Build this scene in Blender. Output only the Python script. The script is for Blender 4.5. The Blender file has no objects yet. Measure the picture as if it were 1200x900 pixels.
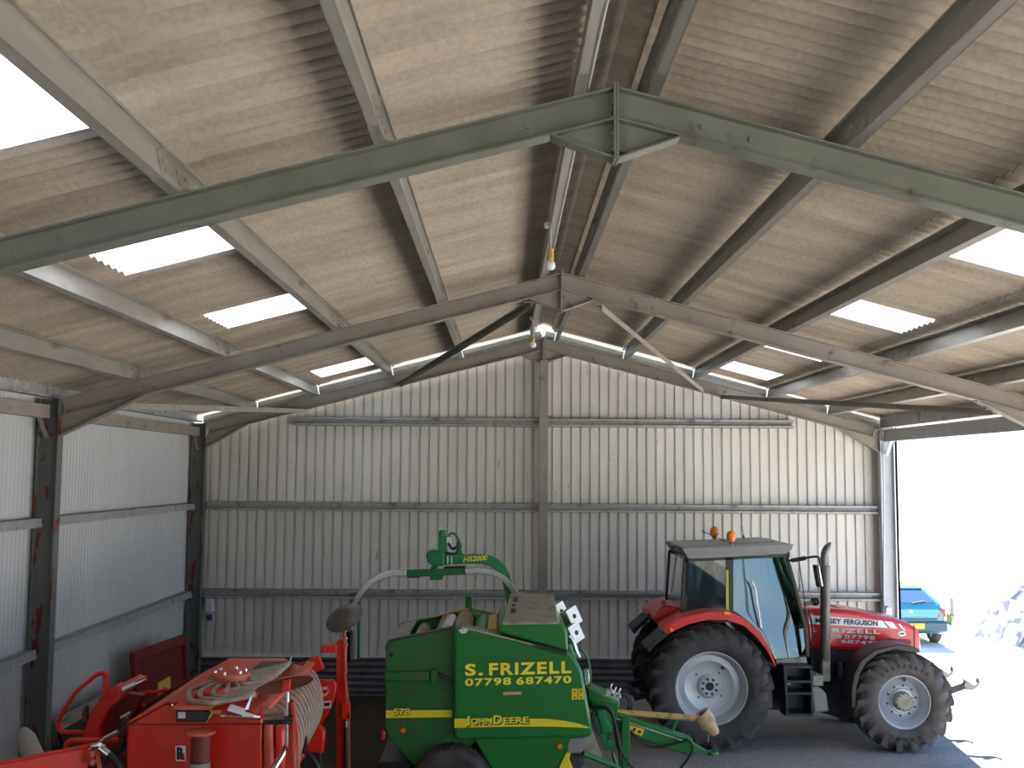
import bpy, bmesh, math, random
from mathutils import Vector, Matrix
rnd = random.Random(7)
V = Vector
sc = bpy.context.scene
COL = sc.collection
PI = math.pi

# ------------------------------------------------------------------ camera
FPX = 1230.0
CP = V((-0.677, 0.0, 3.9)); PITCH, YAW, ROLL = 0.0845, 0.0064, 0.0063
_fw = V((math.sin(YAW)*math.cos(PITCH), math.cos(YAW)*math.cos(PITCH), math.sin(PITCH)))
_rt = V((math.cos(YAW), -math.sin(YAW), 0)); _up = _rt.cross(_fw)
CR = math.cos(ROLL)*_rt + math.sin(ROLL)*_up
CU = -math.sin(ROLL)*_rt + math.cos(ROLL)*_up
CW = _fw
def at(x, y, X=None, Y=None, Z=None):
    """the world point seen at photo pixel (x, y) on the plane X=, Y= or Z="""
    d = CR*((x-600)/FPX) - CU*((y-450)/FPX) + CW
    if Y is not None: t = (Y-CP.y)/d.y
    elif Z is not None: t = (Z-CP.z)/d.z
    else: t = (X-CP.x)/d.x
    return CP + d*t
cam = bpy.data.cameras.new('camera'); co = bpy.data.objects.new('camera', cam); COL.objects.link(co)
cam.sensor_width = 36.0; cam.lens = FPX/1200*36.0; cam.clip_start = .05; cam.clip_end = 500
m = Matrix((CR, CU, -CW)).transposed().to_4x4(); m.translation = CP
co.matrix_world = m
sc.camera = co

# ------------------------------------------------------------------ materials
def lin(c):
    r = []
    for u in c:
        u /= 255.0
        r.append(u/12.92 if u <= .04045 else ((u+.055)/1.055)**2.4)
    return tuple(r)+(1.0,)
MATS = {}
def M(name, col, rough=.5, metal=0., var=.12, scale=6., dirt=None, bump=0., bscale=40., spec=.5, coat=0., stretch=None):
    """procedural paint / metal / rubber: base colour with noise mottling, optional dirt patches and fine bump"""
    mt = bpy.data.materials.new(name); mt.use_nodes = True
    nt = mt.node_tree; N = nt.nodes; L = nt.links
    b = N['Principled BSDF']
    b.inputs['Roughness'].default_value = rough; b.inputs['Metallic'].default_value = metal
    b.inputs['Specular IOR Level'].default_value = spec
    b.inputs['Coat Weight'].default_value = coat
    tc = N.new('ShaderNodeTexCoord'); src = tc.outputs['Object']
    if stretch:
        mp = N.new('ShaderNodeMapping'); mp.inputs['Scale'].default_value = stretch
        L.new(src, mp.inputs['Vector']); src = mp.outputs['Vector']
    nz = N.new('ShaderNodeTexNoise'); nz.inputs['Scale'].default_value = scale; nz.inputs['Detail'].default_value = 6
    L.new(src, nz.inputs['Vector'])
    rp = N.new('ShaderNodeValToRGB')
    c = lin(col)
    rp.color_ramp.elements[0].position = .3; rp.color_ramp.elements[1].position = .7
    rp.color_ramp.elements[0].color = tuple(u*(1-var) for u in c[:3])+(1,)
    rp.color_ramp.elements[1].color = tuple(min(1, u*(1+var)) for u in c[:3])+(1,)
    L.new(nz.outputs['Fac'], rp.inputs['Fac']); out = rp.outputs['Color']
    if dirt:
        dcol, lo, hi, dsc = dirt
        n2 = N.new('ShaderNodeTexNoise'); n2.inputs['Scale'].default_value = dsc; n2.inputs['Detail'].default_value = 8
        L.new(src, n2.inputs['Vector'])
        r2 = N.new('ShaderNodeValToRGB'); r2.color_ramp.elements[0].position = lo; r2.color_ramp.elements[1].position = hi
        L.new(n2.outputs['Fac'], r2.inputs['Fac'])
        mx = N.new('ShaderNodeMix'); mx.data_type = 'RGBA'
        L.new(r2.outputs['Color'], mx.inputs[0]); L.new(out, mx.inputs[6]); mx.inputs[7].default_value = lin(dcol)
        out = mx.outputs[2]
    L.new(out, b.inputs['Base Color'])
    if bump:
        n3 = N.new('ShaderNodeTexNoise'); n3.inputs['Scale'].default_value = bscale; n3.inputs['Detail'].default_value = 5
        L.new(src, n3.inputs['Vector'])
        bp = N.new('ShaderNodeBump'); bp.inputs['Strength'].default_value = bump; bp.inputs['Distance'].default_value = .02
        L.new(n3.outputs['Fac'], bp.inputs['Height']); L.new(bp.outputs['Normal'], b.inputs['Normal'])
    MATS[name] = mt
    return mt
def glass(name, tint, fac=.1, rough=.02):
    mt = bpy.data.materials.new(name); mt.use_nodes = True
    nt = mt.node_tree; N = nt.nodes; L = nt.links; N.remove(N['Principled BSDF'])
    tr = N.new('ShaderNodeBsdfTransparent'); tr.inputs['Color'].default_value = lin(tint)
    gl = N.new('ShaderNodeBsdfGlossy'); gl.inputs['Roughness'].default_value = rough
    fr = N.new('ShaderNodeFresnel'); fr.inputs['IOR'].default_value = 1.5
    ad = N.new('ShaderNodeMath'); ad.operation = 'ADD'; ad.inputs[1].default_value = fac; ad.use_clamp = True
    mx = N.new('ShaderNodeMixShader')
    L.new(fr.outputs[0], ad.inputs[0]); L.new(ad.outputs[0], mx.inputs[0]); L.new(tr.outputs[0], mx.inputs[1]); L.new(gl.outputs[0], mx.inputs[2])
    L.new(mx.outputs[0], N['Material Output'].inputs['Surface'])
    MATS[name] = mt
    return mt

# ------------------------------------------------------------------ mesh builder
class MB:
    def __init__(s): s.v = []; s.f = []
    def add(s, vs, fs):
        o = len(s.v); s.v += [V(p) for p in vs]; s.f += [tuple(i+o for i in f) for f in fs]; return s
    def hexa(s, p):
        return s.add(p, [(0,3,2,1),(4,5,6,7),(0,1,5,4),(1,2,6,5),(2,3,7,6),(3,0,4,7)])
    def box(s, x0, x1, y0, y1, z0, z1):
        return s.hexa([(x0,y0,z0),(x1,y0,z0),(x1,y1,z0),(x0,y1,z0),(x0,y0,z1),(x1,y0,z1),(x1,y1,z1),(x0,y1,z1)])
    def obox(s, c, a, b, d):
        c, a, b, d = V(c), V(a), V(b), V(d)
        return s.hexa([c-a-b-d, c+a-b-d, c+a+b-d, c-a+b-d, c-a-b+d, c+a-b+d, c+a+b+d, c-a+b+d])
    def bar(s, p, q, w, h, up=(0,0,1)):
        """square bar from p to q: w across, h along 'up'"""
        p, q = V(p), V(q); d = (q-p).normalized(); r = d.cross(V(up))
        if r.length < 1e-4: r = d.cross(V((1,0,0)))
        r.normalize(); u = r.cross(d)
        return s.obox((p+q)/2, (q-p)/2, r*w/2, u*h/2)
    def tube(s, pts, r, n=10, closed=False, caps=True):
        P = [V(p) for p in pts]; k = len(P); rs = r if isinstance(r, (list, tuple)) else [r]*k
        T = []
        for i in range(k):
            a = P[(i-1) % k] if closed or i > 0 else P[i]; b = P[(i+1) % k] if closed or i < k-1 else P[i]
            T.append((b-a).normalized())
        u = T[0].orthogonal().normalized(); vs = []
        for i in range(k):
            if i: u = (u - T[i]*u.dot(T[i])).normalized()
            w = T[i].cross(u)
            for j in range(n):
                a = 2*PI*j/n; vs.append(P[i]+(u*math.cos(a)+w*math.sin(a))*rs[i])
        fs = []
        for i in range(k if closed else k-1):
            i2 = (i+1) % k
            for j in range(n):
                j2 = (j+1) % n; fs.append((i*n+j, i*n+j2, i2*n+j2, i2*n+j))
        if caps and not closed:
            fs.append(tuple(range(n))[::-1]); fs.append(tuple((k-1)*n+j for j in range(n)))
        return s.add(vs, fs)
    def lathe(s, prof, c, axis=(0,1,0), n=48, closed=False, a0=0., a1=2*PI):
        """prof: list of (radius, distance along axis)"""
        c = V(c); ax = V(axis).normalized(); u = ax.orthogonal().normalized()
        if abs(ax.y) > .9: u = V((1,0,0))
        w = ax.cross(u); full = abs(a1-a0-2*PI) < 1e-6; nn = n if full else n+1
        vs = []; k = len(prof)
        for i in range(nn):
            a = a0+(a1-a0)*i/n; dr = u*math.cos(a)+w*math.sin(a)
            for r, h in prof: vs.append(c+dr*max(r, 1e-5)+ax*h)
        fs = []
        for i in range(n):
            i2 = (i+1) % nn
            for j in range(k if closed else k-1):
                j2 = (j+1) % k; fs.append((i*k+j, i2*k+j, i2*k+j2, i*k+j2))
        return s.add(vs, fs)
    def prism(s, poly, ext):
        P = [V(p) for p in poly]; e = V(ext); n = len(P)
        return s.add(P+[p+e for p in P], [tuple(range(n))[::-1], tuple(range(n, 2*n))]+[(i, (i+1) % n, n+(i+1) % n, n+i) for i in range(n)])
    def px(s, poly, Y0, Y1):
        """outline seen at depth Y0, carried straight back to Y1"""
        return s.prism([at(x, y, Y=Y0) for x, y in poly], (0, Y1-Y0, 0))
    def loft(s, rings, caps=True, closed=True):
        n = len(rings[0]); vs = [p for r in rings for p in r]; fs = []
        for i in range(len(rings)-1):
            for j in range(n if closed else n-1):
                j2 = (j+1) % n; fs.append((i*n+j, i*n+j2, (i+1)*n+j2, (i+1)*n+j))
        if caps and closed: fs.append(tuple(range(n))[::-1]); fs.append(tuple((len(rings)-1)*n+j for j in range(n)))
        return s.add(vs, fs)
    def sphere(s, c, r, sc3=(1,1,1), n=16):
        c = V(c); rings = []
        for i in range(1, n//2):
            t = PI*i/(n//2)
            rings.append([c+V((r*sc3[0]*math.sin(t)*math.cos(2*PI*j/n), r*sc3[1]*math.sin(t)*math.sin(2*PI*j/n), r*sc3[2]*math.cos(t))) for j in range(n)])
        return s.loft(rings)
    def isec(s, p, q, depth, width, up, tf=.012, tw=.008):
        """I-section from p to q; p,q on the top centre line, depth measured down along -up"""
        p, q, up = V(p), V(q), V(up).normalized(); d = (q-p).normalized(); r = d.cross(up).normalized()
        L = (q-p)/2; c = (p+q)/2
        s.obox(c-up*tf/2, L, r*width/2, up*tf/2); s.obox(c-up*(depth-tf/2), L, r*width/2, up*tf/2)
        return s.obox(c-up*depth/2, L, r*tw/2, up*(depth/2-tf))
    def build(s, name, mat, parent=None, label=None, smooth=35, bevel=0, seg=2, base=False):
        me = bpy.data.meshes.new(name)
        lo = V([min(p[i] for p in s.v) for i in range(3)]); hi = V([max(p[i] for p in s.v) for i in range(3)])
        o = (lo+hi)/2
        if base: o.z = lo.z
        me.from_pydata([p-o for p in s.v], [], s.f)
        bm = bmesh.new(); bm.from_mesh(me); bmesh.ops.recalc_face_normals(bm, faces=bm.faces); bm.to_mesh(me); bm.free()
        me.materials.append(MATS[mat] if isinstance(mat, str) else mat)
        if smooth:
            for p in me.polygons: p.use_smooth = True
            me.set_sharp_from_angle(angle=math.radians(smooth))
        ob = bpy.data.objects.new(name, me); COL.objects.link(ob)
        place(ob, o, parent)
        if bevel:
            b = ob.modifiers.new('edge', 'BEVEL'); b.width = bevel; b.segments = seg; b.limit_method = 'ANGLE'; b.angle_limit = math.radians(40)
            b.harden_normals = False
        if label: ob['label'] = label
        return ob
WL = {}
def place(ob, o, parent):
    WL[ob] = V(o)
    if parent is not None: ob.parent = parent; ob.location = V(o)-WL[parent]
    else: ob.location = o
def tag(o, label, cat, group=None, kind=None):
    o['label'] = label
    if cat: o['category'] = cat
    if group: o['group'] = group
    if kind: o['kind'] = kind
    return o
def thing(name, label, cat, loc, group=None):
    o = bpy.data.objects.new(name, None); COL.objects.link(o); o.empty_display_size = .2
    place(o, V(loc), None); return tag(o, label, cat, group)
def struct(o, label=None, cat=None, group=None):
    o['kind'] = 'structure'
    if label: o['label'] = label
    if cat: o['category'] = cat
    if group: o['group'] = group
    return o
def lettering(name, txt, mat, parent, p00, p10, p01, depth=.003, bold=.0, shear=0., space=1.):
    """text whose bounding box fills the parallelogram p00 (bottom left), p10 (bottom right), p01 (top left)"""
    cu = bpy.data.curves.new(name, 'FONT'); cu.body = txt; cu.extrude = 0; cu.offset = bold; cu.shear = shear; cu.space_character = space; cu.resolution_u = 4
    ob = bpy.data.objects.new('tmp_text', cu); COL.objects.link(ob)
    bpy.context.view_layer.update()
    me = bpy.data.meshes.new_from_object(ob.evaluated_get(bpy.context.evaluated_depsgraph_get()))
    bpy.data.objects.remove(ob); 
    xs = [v.co.x for v in me.vertices]; ys = [v.co.y for v in me.vertices]
    x0, x1, y0, y1 = min(xs), max(xs), min(ys), max(ys)
    p00, p10, p01 = V(p00), V(p10), V(p01); ex = p10-p00; ey = p01-p00; nz = ex.cross(ey).normalized()
    vs = [p00+ex*((v.co.x-x0)/(x1-x0))+ey*((v.co.y-y0)/(y1-y0)) for v in me.vertices]
    fs = [tuple(p.vertices) for p in me.polygons]
    mb = MB(); n = len(vs)
    mb.add([p+nz*depth for p in vs]+vs, fs)
    # side walls of the letters
    cnt = {}
    for f in fs:
        for a, b in zip(f, f[1:]+f[:1]): cnt[(a, b)] = 1
    for (a, b) in cnt:
        if (b, a) not in cnt: mb.f.append((b, a, a+n, b+n))
    bpy.data.meshes.remove(me)
    return mb.build(name, mat, parent, smooth=0)
def smoothpath(pts, sub=6, closed=False):
    """Catmull-Rom through the points"""
    P = [V(p) for p in pts]; n = len(P); out = []
    for i in range(n if closed else n-1):
        p0 = P[(i-1) % n] if closed or i > 0 else P[0]*2-P[1]
        p1 = P[i]; p2 = P[(i+1) % n]
        p3 = P[(i+2) % n] if closed or i < n-2 else P[-1]*2-P[-2]
        for k in range(sub):
            t = k/sub
            out.append(.5*((2*p1)+(p2-p0)*t+(2*p0-5*p1+4*p2-p3)*t*t+(3*p1-p0-3*p2+p3)*t**3))
    if not closed: out.append(P[-1])
    return out

# ------------------------------------------------------------------ palette
M('steel_paint', (118,121,110), .55, var=.14, scale=3, dirt=((92,84,72), .62, .75, 5))
M('steel_brown', (150,142,134), .6, var=.12, scale=3, dirt=((96,84,72), .6, .75, 6))
M('galvanised', (168,168,168), .5, .15, var=.18, scale=14, dirt=((112,110,106), .58, .72, 4))
M('galv_bright', (196,204,208), .35, .3, var=.1, scale=10)
M('purlin_steel', (166,162,154), .42, .35, var=.16, scale=5, dirt=((120,104,84), .58, .75, 5), stretch=(1,.25,1))
M('gable_cladding', (214,211,206), .5, .05, var=.07, scale=3, dirt=((140,118,92), .68, .8, 7), stretch=(1,1,.35))
M('dwarf_cladding', (92,92,96), .5, .1, var=.15, scale=5, dirt=((70,62,54), .55, .75, 3))
M('side_cladding', (182,184,186), .5, .05, var=.06, scale=2, dirt=((150,140,128), .66, .82, 6), stretch=(1,1,.3))
M('red_paint', (214,36,22), .38, var=.1, scale=4, dirt=((150,52,38), .62, .82, 5), coat=.15)
M('red_dusty', (205,84,66), .55, var=.12, scale=5, dirt=((190,120,98), .5, .75, 4))
M('red_dark', (116,32,30), .55, var=.16, scale=5, dirt=((86,60,50), .55, .75, 4))
M('tractor_red', (206,30,38), .3, var=.05, scale=3, coat=.35)
M('baler_green', (24,112,44), .36, var=.09, scale=4, dirt=((60,74,40), .66, .85, 6), coat=.2)
M('green_worn', (28,96,44), .5, var=.15, scale=5, dirt=((92,72,48), .56, .72, 9))
M('wrapper_green', (16,112,62), .42, var=.1, scale=5)
M('deere_yellow', (236,214,40), .4, var=.04)
M('sticker_yellow', (232,196,48), .45, var=.08, scale=30)
M('letter_yellow', (240,226,60), .45, var=.02)
M('black_paint', (26,26,28), .4, var=.2)
M('black_ink', (20,22,30), .5, var=.05)
M('white_paint', (238,240,244), .35, var=.03)
M('light_grey', (198,200,204), .4, var=.05)
M('cab_grey', (132,134,134), .45, var=.05)
M('beige_panel', (150,148,134), .5, var=.08, scale=4, dirt=((128,112,86), .52, .7, 5))
M('rubber', (62,60,62), .8, var=.25, scale=5, dirt=((86,78,72), .5, .8, 6), bump=.2, bscale=60)
M('rubber_dusty', (84,80,78), .85, var=.2, scale=6, dirt=((104,94,86), .5, .75, 5), bump=.2, bscale=60)
M('hose_black', (24,24,27), .45, var=.15)
M('hose_grey', (158,138,124), .5, var=.1, scale=8, dirt=((118,98,86), .5, .75, 9))
M('rim_silver', (186,190,198), .38, .25, var=.06, scale=4)
M('chrome', (205,205,208), .18, .9, var=.05)
M('stainless', (200,204,206), .22, .85, var=.06, scale=8)
M('dark_metal', (50,50,54), .5, .4, var=.2)
M('exhaust_metal', (96,92,90), .42, .6, var=.12, scale=6)
M('disc_grey', (98,92,88), .42, .55, var=.2, scale=7, dirt=((104,82,62), .55, .72, 8))
M('disc_rust', (132,90,76), .5, .4, var=.2, scale=8, dirt=((150,70,40), .55, .75, 8))
M('tan_plastic', (196,164,96), .5, var=.12, scale=7, dirt=((140,104,60), .55, .75, 9))
M('tan_guard', (184,158,124), .55, var=.14, scale=10, dirt=((120,84,60), .52, .7, 12))
M('amber', (240,130,20), .15, var=.05, spec=.8)
M('lens_red', (210,50,30), .2, var=.05)
M('timber', (140,130,116), .75, var=.2, scale=4, stretch=(6,.6,6), dirt=((90,78,64), .5, .7, 5))
M('sack', (196,188,182), .8, var=.12, scale=12)
M('car_teal', (46,124,140), .25, .2, var=.04, coat=.5)
M('car_dark', (40,70,84), .4, var=.06)
M('skin_seat', (44,46,48), .7, var=.1)
M('yellow_green', (176,186,70), .4, var=.05)
M('roller', (150,140,120), .5, .2, var=.2, scale=6, dirt=((110,84,52), .5, .7, 6))
M('leaf_green', (96,112,62), .9, var=.3, scale=.6, dirt=((128,134,84), .45, .7, 1.5))
M('blue_plug', (30,50,120), .4)
glass('cab_glass', (186,206,200), .14)
glass('car_glass', (150,200,205), .5)
glass('quarter_glass', (176,196,196), .02)
glass('lamp_glass', (235,235,230), .2)
# ================================================================== SHED
Y1, DY = 6.40, 6.1; Y2 = Y1+DY; Y3 = Y2+DY      # portal frame centre lines
K = .261; ZR = 6.30                              # rafter top: Z = ZR - K*|X|
SN = math.sqrt(1+K*K)
def rz(X, off=0.): return ZR-K*abs(X)+off*SN
YN, YB = -6.0, 18.80                             # near end of roof, back cladding
XW = 6.24                                        # side cladding

# roof sheets -------------------------------------------------------
def roof_mat():
    mt = bpy.data.materials.new('fibre_cement'); mt.use_nodes = True; nt = mt.node_tree; N = nt.nodes; L = nt.links
    b = N['Principled BSDF']; b.inputs['Roughness'].default_value = .85; b.inputs['Specular IOR Level'].default_value = .2
    tc = N.new('ShaderNodeTexCoord')
    mp = N.new('ShaderNodeMapping'); mp.inputs['Scale'].default_value = (.35, 2.2, .35); L.new(tc.outputs['Object'], mp.inputs['Vector'])
    n1 = N.new('ShaderNodeTexNoise'); n1.inputs['Scale'].default_value = 1.6; n1.inputs['Detail'].default_value = 8; L.new(mp.outputs[0], n1.inputs['Vector'])
    r1 = N.new('ShaderNodeValToRGB'); e = r1.color_ramp.elements
    e[0].position = .3; e[0].color = lin((166,155,140)); e[1].position = .7; e[1].color = lin((199,187,171)); L.new(n1.outputs['Fac'], r1.inputs['Fac'])
    n2 = N.new('ShaderNodeTexNoise'); n2.inputs['Scale'].default_value = 26; n2.inputs['Detail'].default_value = 4; L.new(tc.outputs['Object'], n2.inputs['Vector'])
    r2 = N.new('ShaderNodeValToRGB'); r2.color_ramp.elements[0].position = .35; r2.color_ramp.elements[0].color = (.86,.86,.86,1); r2.color_ramp.elements[1].position = .6
    L.new(n2.outputs['Fac'], r2.inputs['Fac'])
    mx = N.new('ShaderNodeMix'); mx.data_type = 'RGBA'; mx.blend_type = 'MULTIPLY'; mx.inputs[0].default_value = 1
    L.new(r1.outputs[0], mx.inputs[6]); L.new(r2.outputs[0], mx.inputs[7])
    n3 = N.new('ShaderNodeTexNoise'); n3.inputs['Scale'].default_value = 1.3; n3.inputs['Detail'].default_value = 9; n3.inputs['Roughness'].default_value = .7
    L.new(tc.outputs['Object'], n3.inputs['Vector'])
    r3 = N.new('ShaderNodeValToRGB'); r3.color_ramp.elements[0].position = .70; r3.color_ramp.elements[1].position = .76; L.new(n3.outputs['Fac'], r3.inputs['Fac'])
    m2 = N.new('ShaderNodeMix'); m2.data_type = 'RGBA'; L.new(r3.outputs[0], m2.inputs[0]); L.new(mx.outputs[2], m2.inputs[6]); m2.inputs[7].default_value = lin((112,78,58))
    L.new(m2.outputs[2], b.inputs['Base Color'])
    bp = N.new('ShaderNodeBump'); bp.inputs['Strength'].default_value = .15; bp.inputs['Distance'].default_value = .01
    L.new(n2.outputs['Fac'], bp.inputs['Height']); L.new(bp.outputs['Normal'], b.inputs['Normal'])
    MATS['fibre_cement'] = mt
roof_mat()
def skylight_mat():
    mt = bpy.data.materials.new('grp_rooflight'); mt.use_nodes = True; nt = mt.node_tree; N = nt.nodes; L = nt.links
    N.remove(N['Principled BSDF'])
    a = N.new('ShaderNodeBsdfTranslucent'); a.inputs['Color'].default_value = (.55,.575,.6,1)
    t = N.new('ShaderNodeBsdfTransparent'); t.inputs['Color'].default_value = (.95,.97,1,1)
    n = N.new('ShaderNodeTexNoise'); n.inputs['Scale'].default_value = 3
    mr = N.new('ShaderNodeMapRange'); mr.inputs[3].default_value = .04; mr.inputs[4].default_value = .1
    L.new(n.outputs['Fac'], mr.inputs[0])
    x = N.new('ShaderNodeMixShader'); L.new(mr.outputs[0], x.inputs[0]); L.new(a.outputs[0], x.inputs[1]); L.new(t.outputs[0], x.inputs[2])
    L.new(x.outputs[0], N['Material Output'].inputs['Surface']); MATS['grp_rooflight'] = mt
skylight_mat()
PITCHC = .146; NSEG = 10; AMP = .021
def corr_sheet(mb, side, xa, xb, off, ya, yb, skip=(), th=.009):
    n = int(round((yb-ya)/PITCHC*NSEG)); dy = (yb-ya)/n
    nx = V((side*K, 0, 1)).normalized()
    for lay in (0, 1):
        base = len(mb.v)
        for i in range(n+1):
            y = ya+i*dy; h = off+AMP*(2*abs(math.sin(PI*y/PITCHC))**.85-1)+lay*th
            for xx in (xa, xb):
                p = V((side*xx, y, ZR-K*xx))+nx*h; mb.v.append(p)
        for i in range(n):
            yc = ya+(i+.5)*dy
            if any(s0 < yc < s1 for s0, s1 in skip): continue
            mb.f.append((base+2*i, base+2*i+1, base+2*i+3, base+2*i+2))
    m_ = 2*(n+1); b0 = len(mb.v)-2*m_
    for i in range(n):                                  # sheet ends
        yc = ya+(i+.5)*dy
        if any(s0 < yc < s1 for s0, s1 in skip): continue
        for e in (0, 1):
            mb.f.append((b0+2*i+e, b0+2*i+2+e, b0+m_+2*i+2+e, b0+m_+2*i+e))
SKY = [(-4.6, -3.58), (-1.5, -.48), (1.55, 2.57), (4.62, 5.62), (7.67, 8.69), (10.82, 11.84), (13.87, 14.89), (16.92, 18.02)]
for nm, s in (('ceiling_left', -1), ('ceiling_right', 1)):
    mb = MB()
    corr_sheet(mb, s, .10, 2.66, .232, YN, 18.97)
    corr_sheet(mb, s, 2.52, 2.70, .221, YN, 18.97)
    corr_sheet(mb, s, 2.70, 3.99, .221, YN, 18.97, SKY)
    corr_sheet(mb, s, 3.78, 6.42, .210, YN, 18.97)
    o = mb.build(nm, 'fibre_cement', smooth=60)
    struct(o)
k = 0; NTH = ['first', 'second', 'third', 'fourth', 'fifth', 'sixth', 'seventh', 'eighth', 'ninth']
for s in (-1, 1):
    for a, b in SKY:
        mb = MB(); corr_sheet(mb, s, 2.70, 3.81, .221, a-.015, b+.015, th=.002)
        k += 1; struct(mb.build('window_%d' % k, 'grp_rooflight', smooth=60),
            'glowing white corrugated rooflight in the %s roof slope, %s from the back gable' % ('left' if s < 0 else 'right', NTH[len(SKY)-1-SKY.index((a, b))]), 'rooflight', 'rooflights of the %s slope' % ('left' if s < 0 else 'right'))
# ridge capping with its two wings
mb = MB()
for s in (-1, 1):
    nx = V((s*K, 0, 1)).normalized()
    mb.prism([V((0, YN, ZR+.262*SN)), V((s*.30, YN, rz(.30)+.255*SN)), V((s*.30, YN, rz(.30)+.262*SN)), V((0, YN, ZR+.275*SN))], (0, 18.97-YN, 0))
struct(mb.build('trim_1', 'fibre_cement'), 'fibre cement ridge capping along the top of the roof', 'ridge capping')

# purlins -----------------------------------------------------------
def purlin(s, xb, depth=.175, sleeve=True):
    """Z section standing on the rafters: web at |X|=xb, bottom flange down slope, top flange up slope"""
    mb = MB(); u = V((s, 0, -K)).normalized(); nrm = V((s*K, 0, 1)).normalized()
    p = V((s*xb, 0, rz(xb))); t = .006; fl = .062; lip = .016
    def strip(a0, a1, n0, n1, ya, yb):
        q = [p+u*a0+nrm*n0, p+u*a1+nrm*n0, p+u*a1+nrm*n1, p+u*a0+nrm*n1]
        mb.prism([V((w.x, ya, w.z)) for w in q], (0, yb-ya, 0))
    ye = 18.70
    strip(-t/2, t/2, 0, depth, YN+.1, ye)
    strip(0, fl, 0, t, YN+.1, ye); strip(fl-t, fl, 0, lip, YN+.1, ye)
    strip(-fl, 0, depth-t, depth, YN+.1, ye); strip(-fl, -fl+t, depth-lip, depth, YN+.1, ye)
    for yf in (Y1, Y2):                                   # sleeves over the frames and bolts
        strip(-t*1.6, t*1.6, t, depth-t, yf-.42, yf+.42); strip(t, fl+.004, -.0, t*1.6, yf-.42, yf+.42)
        strip(-fl-.004, -t, depth-t*1.7, depth-.001, yf-.42, yf+.42)
        for dy in (-.36, -.09, .09, .36):
            for h in (.05, .12):
                c = p+nrm*h-u*.012; mb.obox(V((c.x, yf+dy, c.z)), u*.008, V((0,.012,0)), nrm*.012)
    return mb
ORD = ['nearest the ridge', 'second down from the ridge', 'third down from the ridge', 'fourth down from the ridge', 'lowest, just above the eaves']
for s, sn in ((-1, 'left'), (1, 'right')):
    for i, xb in enumerate((.20, 1.43, 2.68, 4.0, 5.08)):
        struct(purlin(s, xb).build('roof_beam', 'purlin_steel'), 'galvanised roof purlin on the %s slope, %s' % (sn, ORD[i]), 'purlin', 'roof purlins')
# eaves beams
mb = MB(); mb.box(-6.16, -6.15, YN, 18.7, 4.76, 4.97); mb.box(-6.15, -6.06, YN, 18.7, 4.76, 4.768); mb.box(-6.15, -6.06, YN, 18.7, 4.96, 4.968); mb.box(-6.068, -6.06, YN, 18.7, 4.768, 4.79)
struct(mb.build('eaves_beam', 'galvanised'), 'galvanised eaves purlin along the top of the left wall', 'eaves beam')
mb = MB(); mb.box(6.02, 6.03, YN, 18.7, 4.74, 4.965); mb.box(6.03, 6.12, YN, 18.7, 4.74, 4.748); mb.box(6.03, 6.12, YN, 18.7, 4.957, 4.965)
struct(mb.build('eaves_beam', 'galvanised'), 'galvanised eaves purlin above the open right side', 'eaves beam')

# portal frames -------------------------------------------------------
def rust_mat():
    mt = M('steel_rust', (104,108,106), .6, var=.14, scale=3, dirt=((112,44,36), .57, .60, 7), stretch=(1,1,.4))
rust_mat()
def frame(yc, mat, nm, clad=False):
    D, Wd = .203, .134
    for s, sn in ((-1, 'left'), (1, 'right')):
        up = V((s*K, 0, 1)).normalized()
        mb = MB(); a = V((s*.012, yc, rz(.012))); b = V((s*5.95, yc, rz(5.95)))
        mb.isec(a, b, D, Wd, up)
        # haunch: tapered cutting of the same section
        xe = 4.95 if not clad else 5.25
        zl = lambda x: rz(x)-D*SN
        mb.prism([(s*5.95, yc-.004, zl(5.95)), (s*xe, yc-.004, zl(xe)), (s*5.95, yc-.004, 4.30)], (0, .008, 0))
        mb.bar((s*xe, yc, zl(xe)-.004), (s*5.95, yc, 4.306), Wd, .011, (s*.5, 0, 1))
        # apex haunch
        mb.prism([(s*.012, yc-.004, zl(0)), (s*.39, yc-.004, zl(.39)), (s*.012, yc-.004, 5.85)], (0, .008, 0))
        mb.bar((s*.012, yc, 5.846), (s*.395, yc, zl(.395)-.004), Wd, .011, (-s*.3, 0, 1))
        mb.box(min(s*.0015, s*.016), max(s*.0015, s*.016), yc-.075, yc+.075, 5.832, 6.325)           # end plate
        for h in (5.90, 6.0, 6.1, 6.2):
            for dy in (-.045, .045): mb.obox((s*.022, yc+dy, h), (.009,0,0), (0,.013,0), (0,0,.013))
        for xx in (.55, .85): mb.obox((s*xx, yc-.008, rz(xx)-.1), (.016,0,0), (0,.01,0), (0,0,.016))
        struct(mb.build('rafter', mat), '%s steel rafter of the %s portal frame' % (sn, nm), 'rafter')
        mc = MB()
        mc.isec((s*5.95, yc, 0), (s*5.95, yc, rz(5.95)-.005), .25, .15, (-s, 0, 0), tf=.012)
        mc.box(min(s*5.962, s*6.188), max(s*5.962, s*6.188), yc-.07, yc+.07, 4.30, 4.31); mc.box(min(s*5.962, s*6.188), max(s*5.962, s*6.188), yc-.07, yc+.07, 4.52, 4.53)
        mc.box(min(s*5.88, s*6.25), max(s*5.88, s*6.25), yc-.12, yc+.12, 0, .02)
        struct(mc.build('column', 'steel_rust' if s < 0 else 'light_steel', ), '%s steel column of the %s portal frame%s' % (sn, nm, ', paint flaking to red primer' if s < 0 and nm == 'middle' else ''), 'column')
M('light_steel', (176,180,184), .5, .1, var=.08)
frame(Y1, 'steel_paint', 'nearest')
frame(Y2, 'steel_brown', 'middle')
frame(Y3, 'steel_brown', 'back gable', True)
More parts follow.
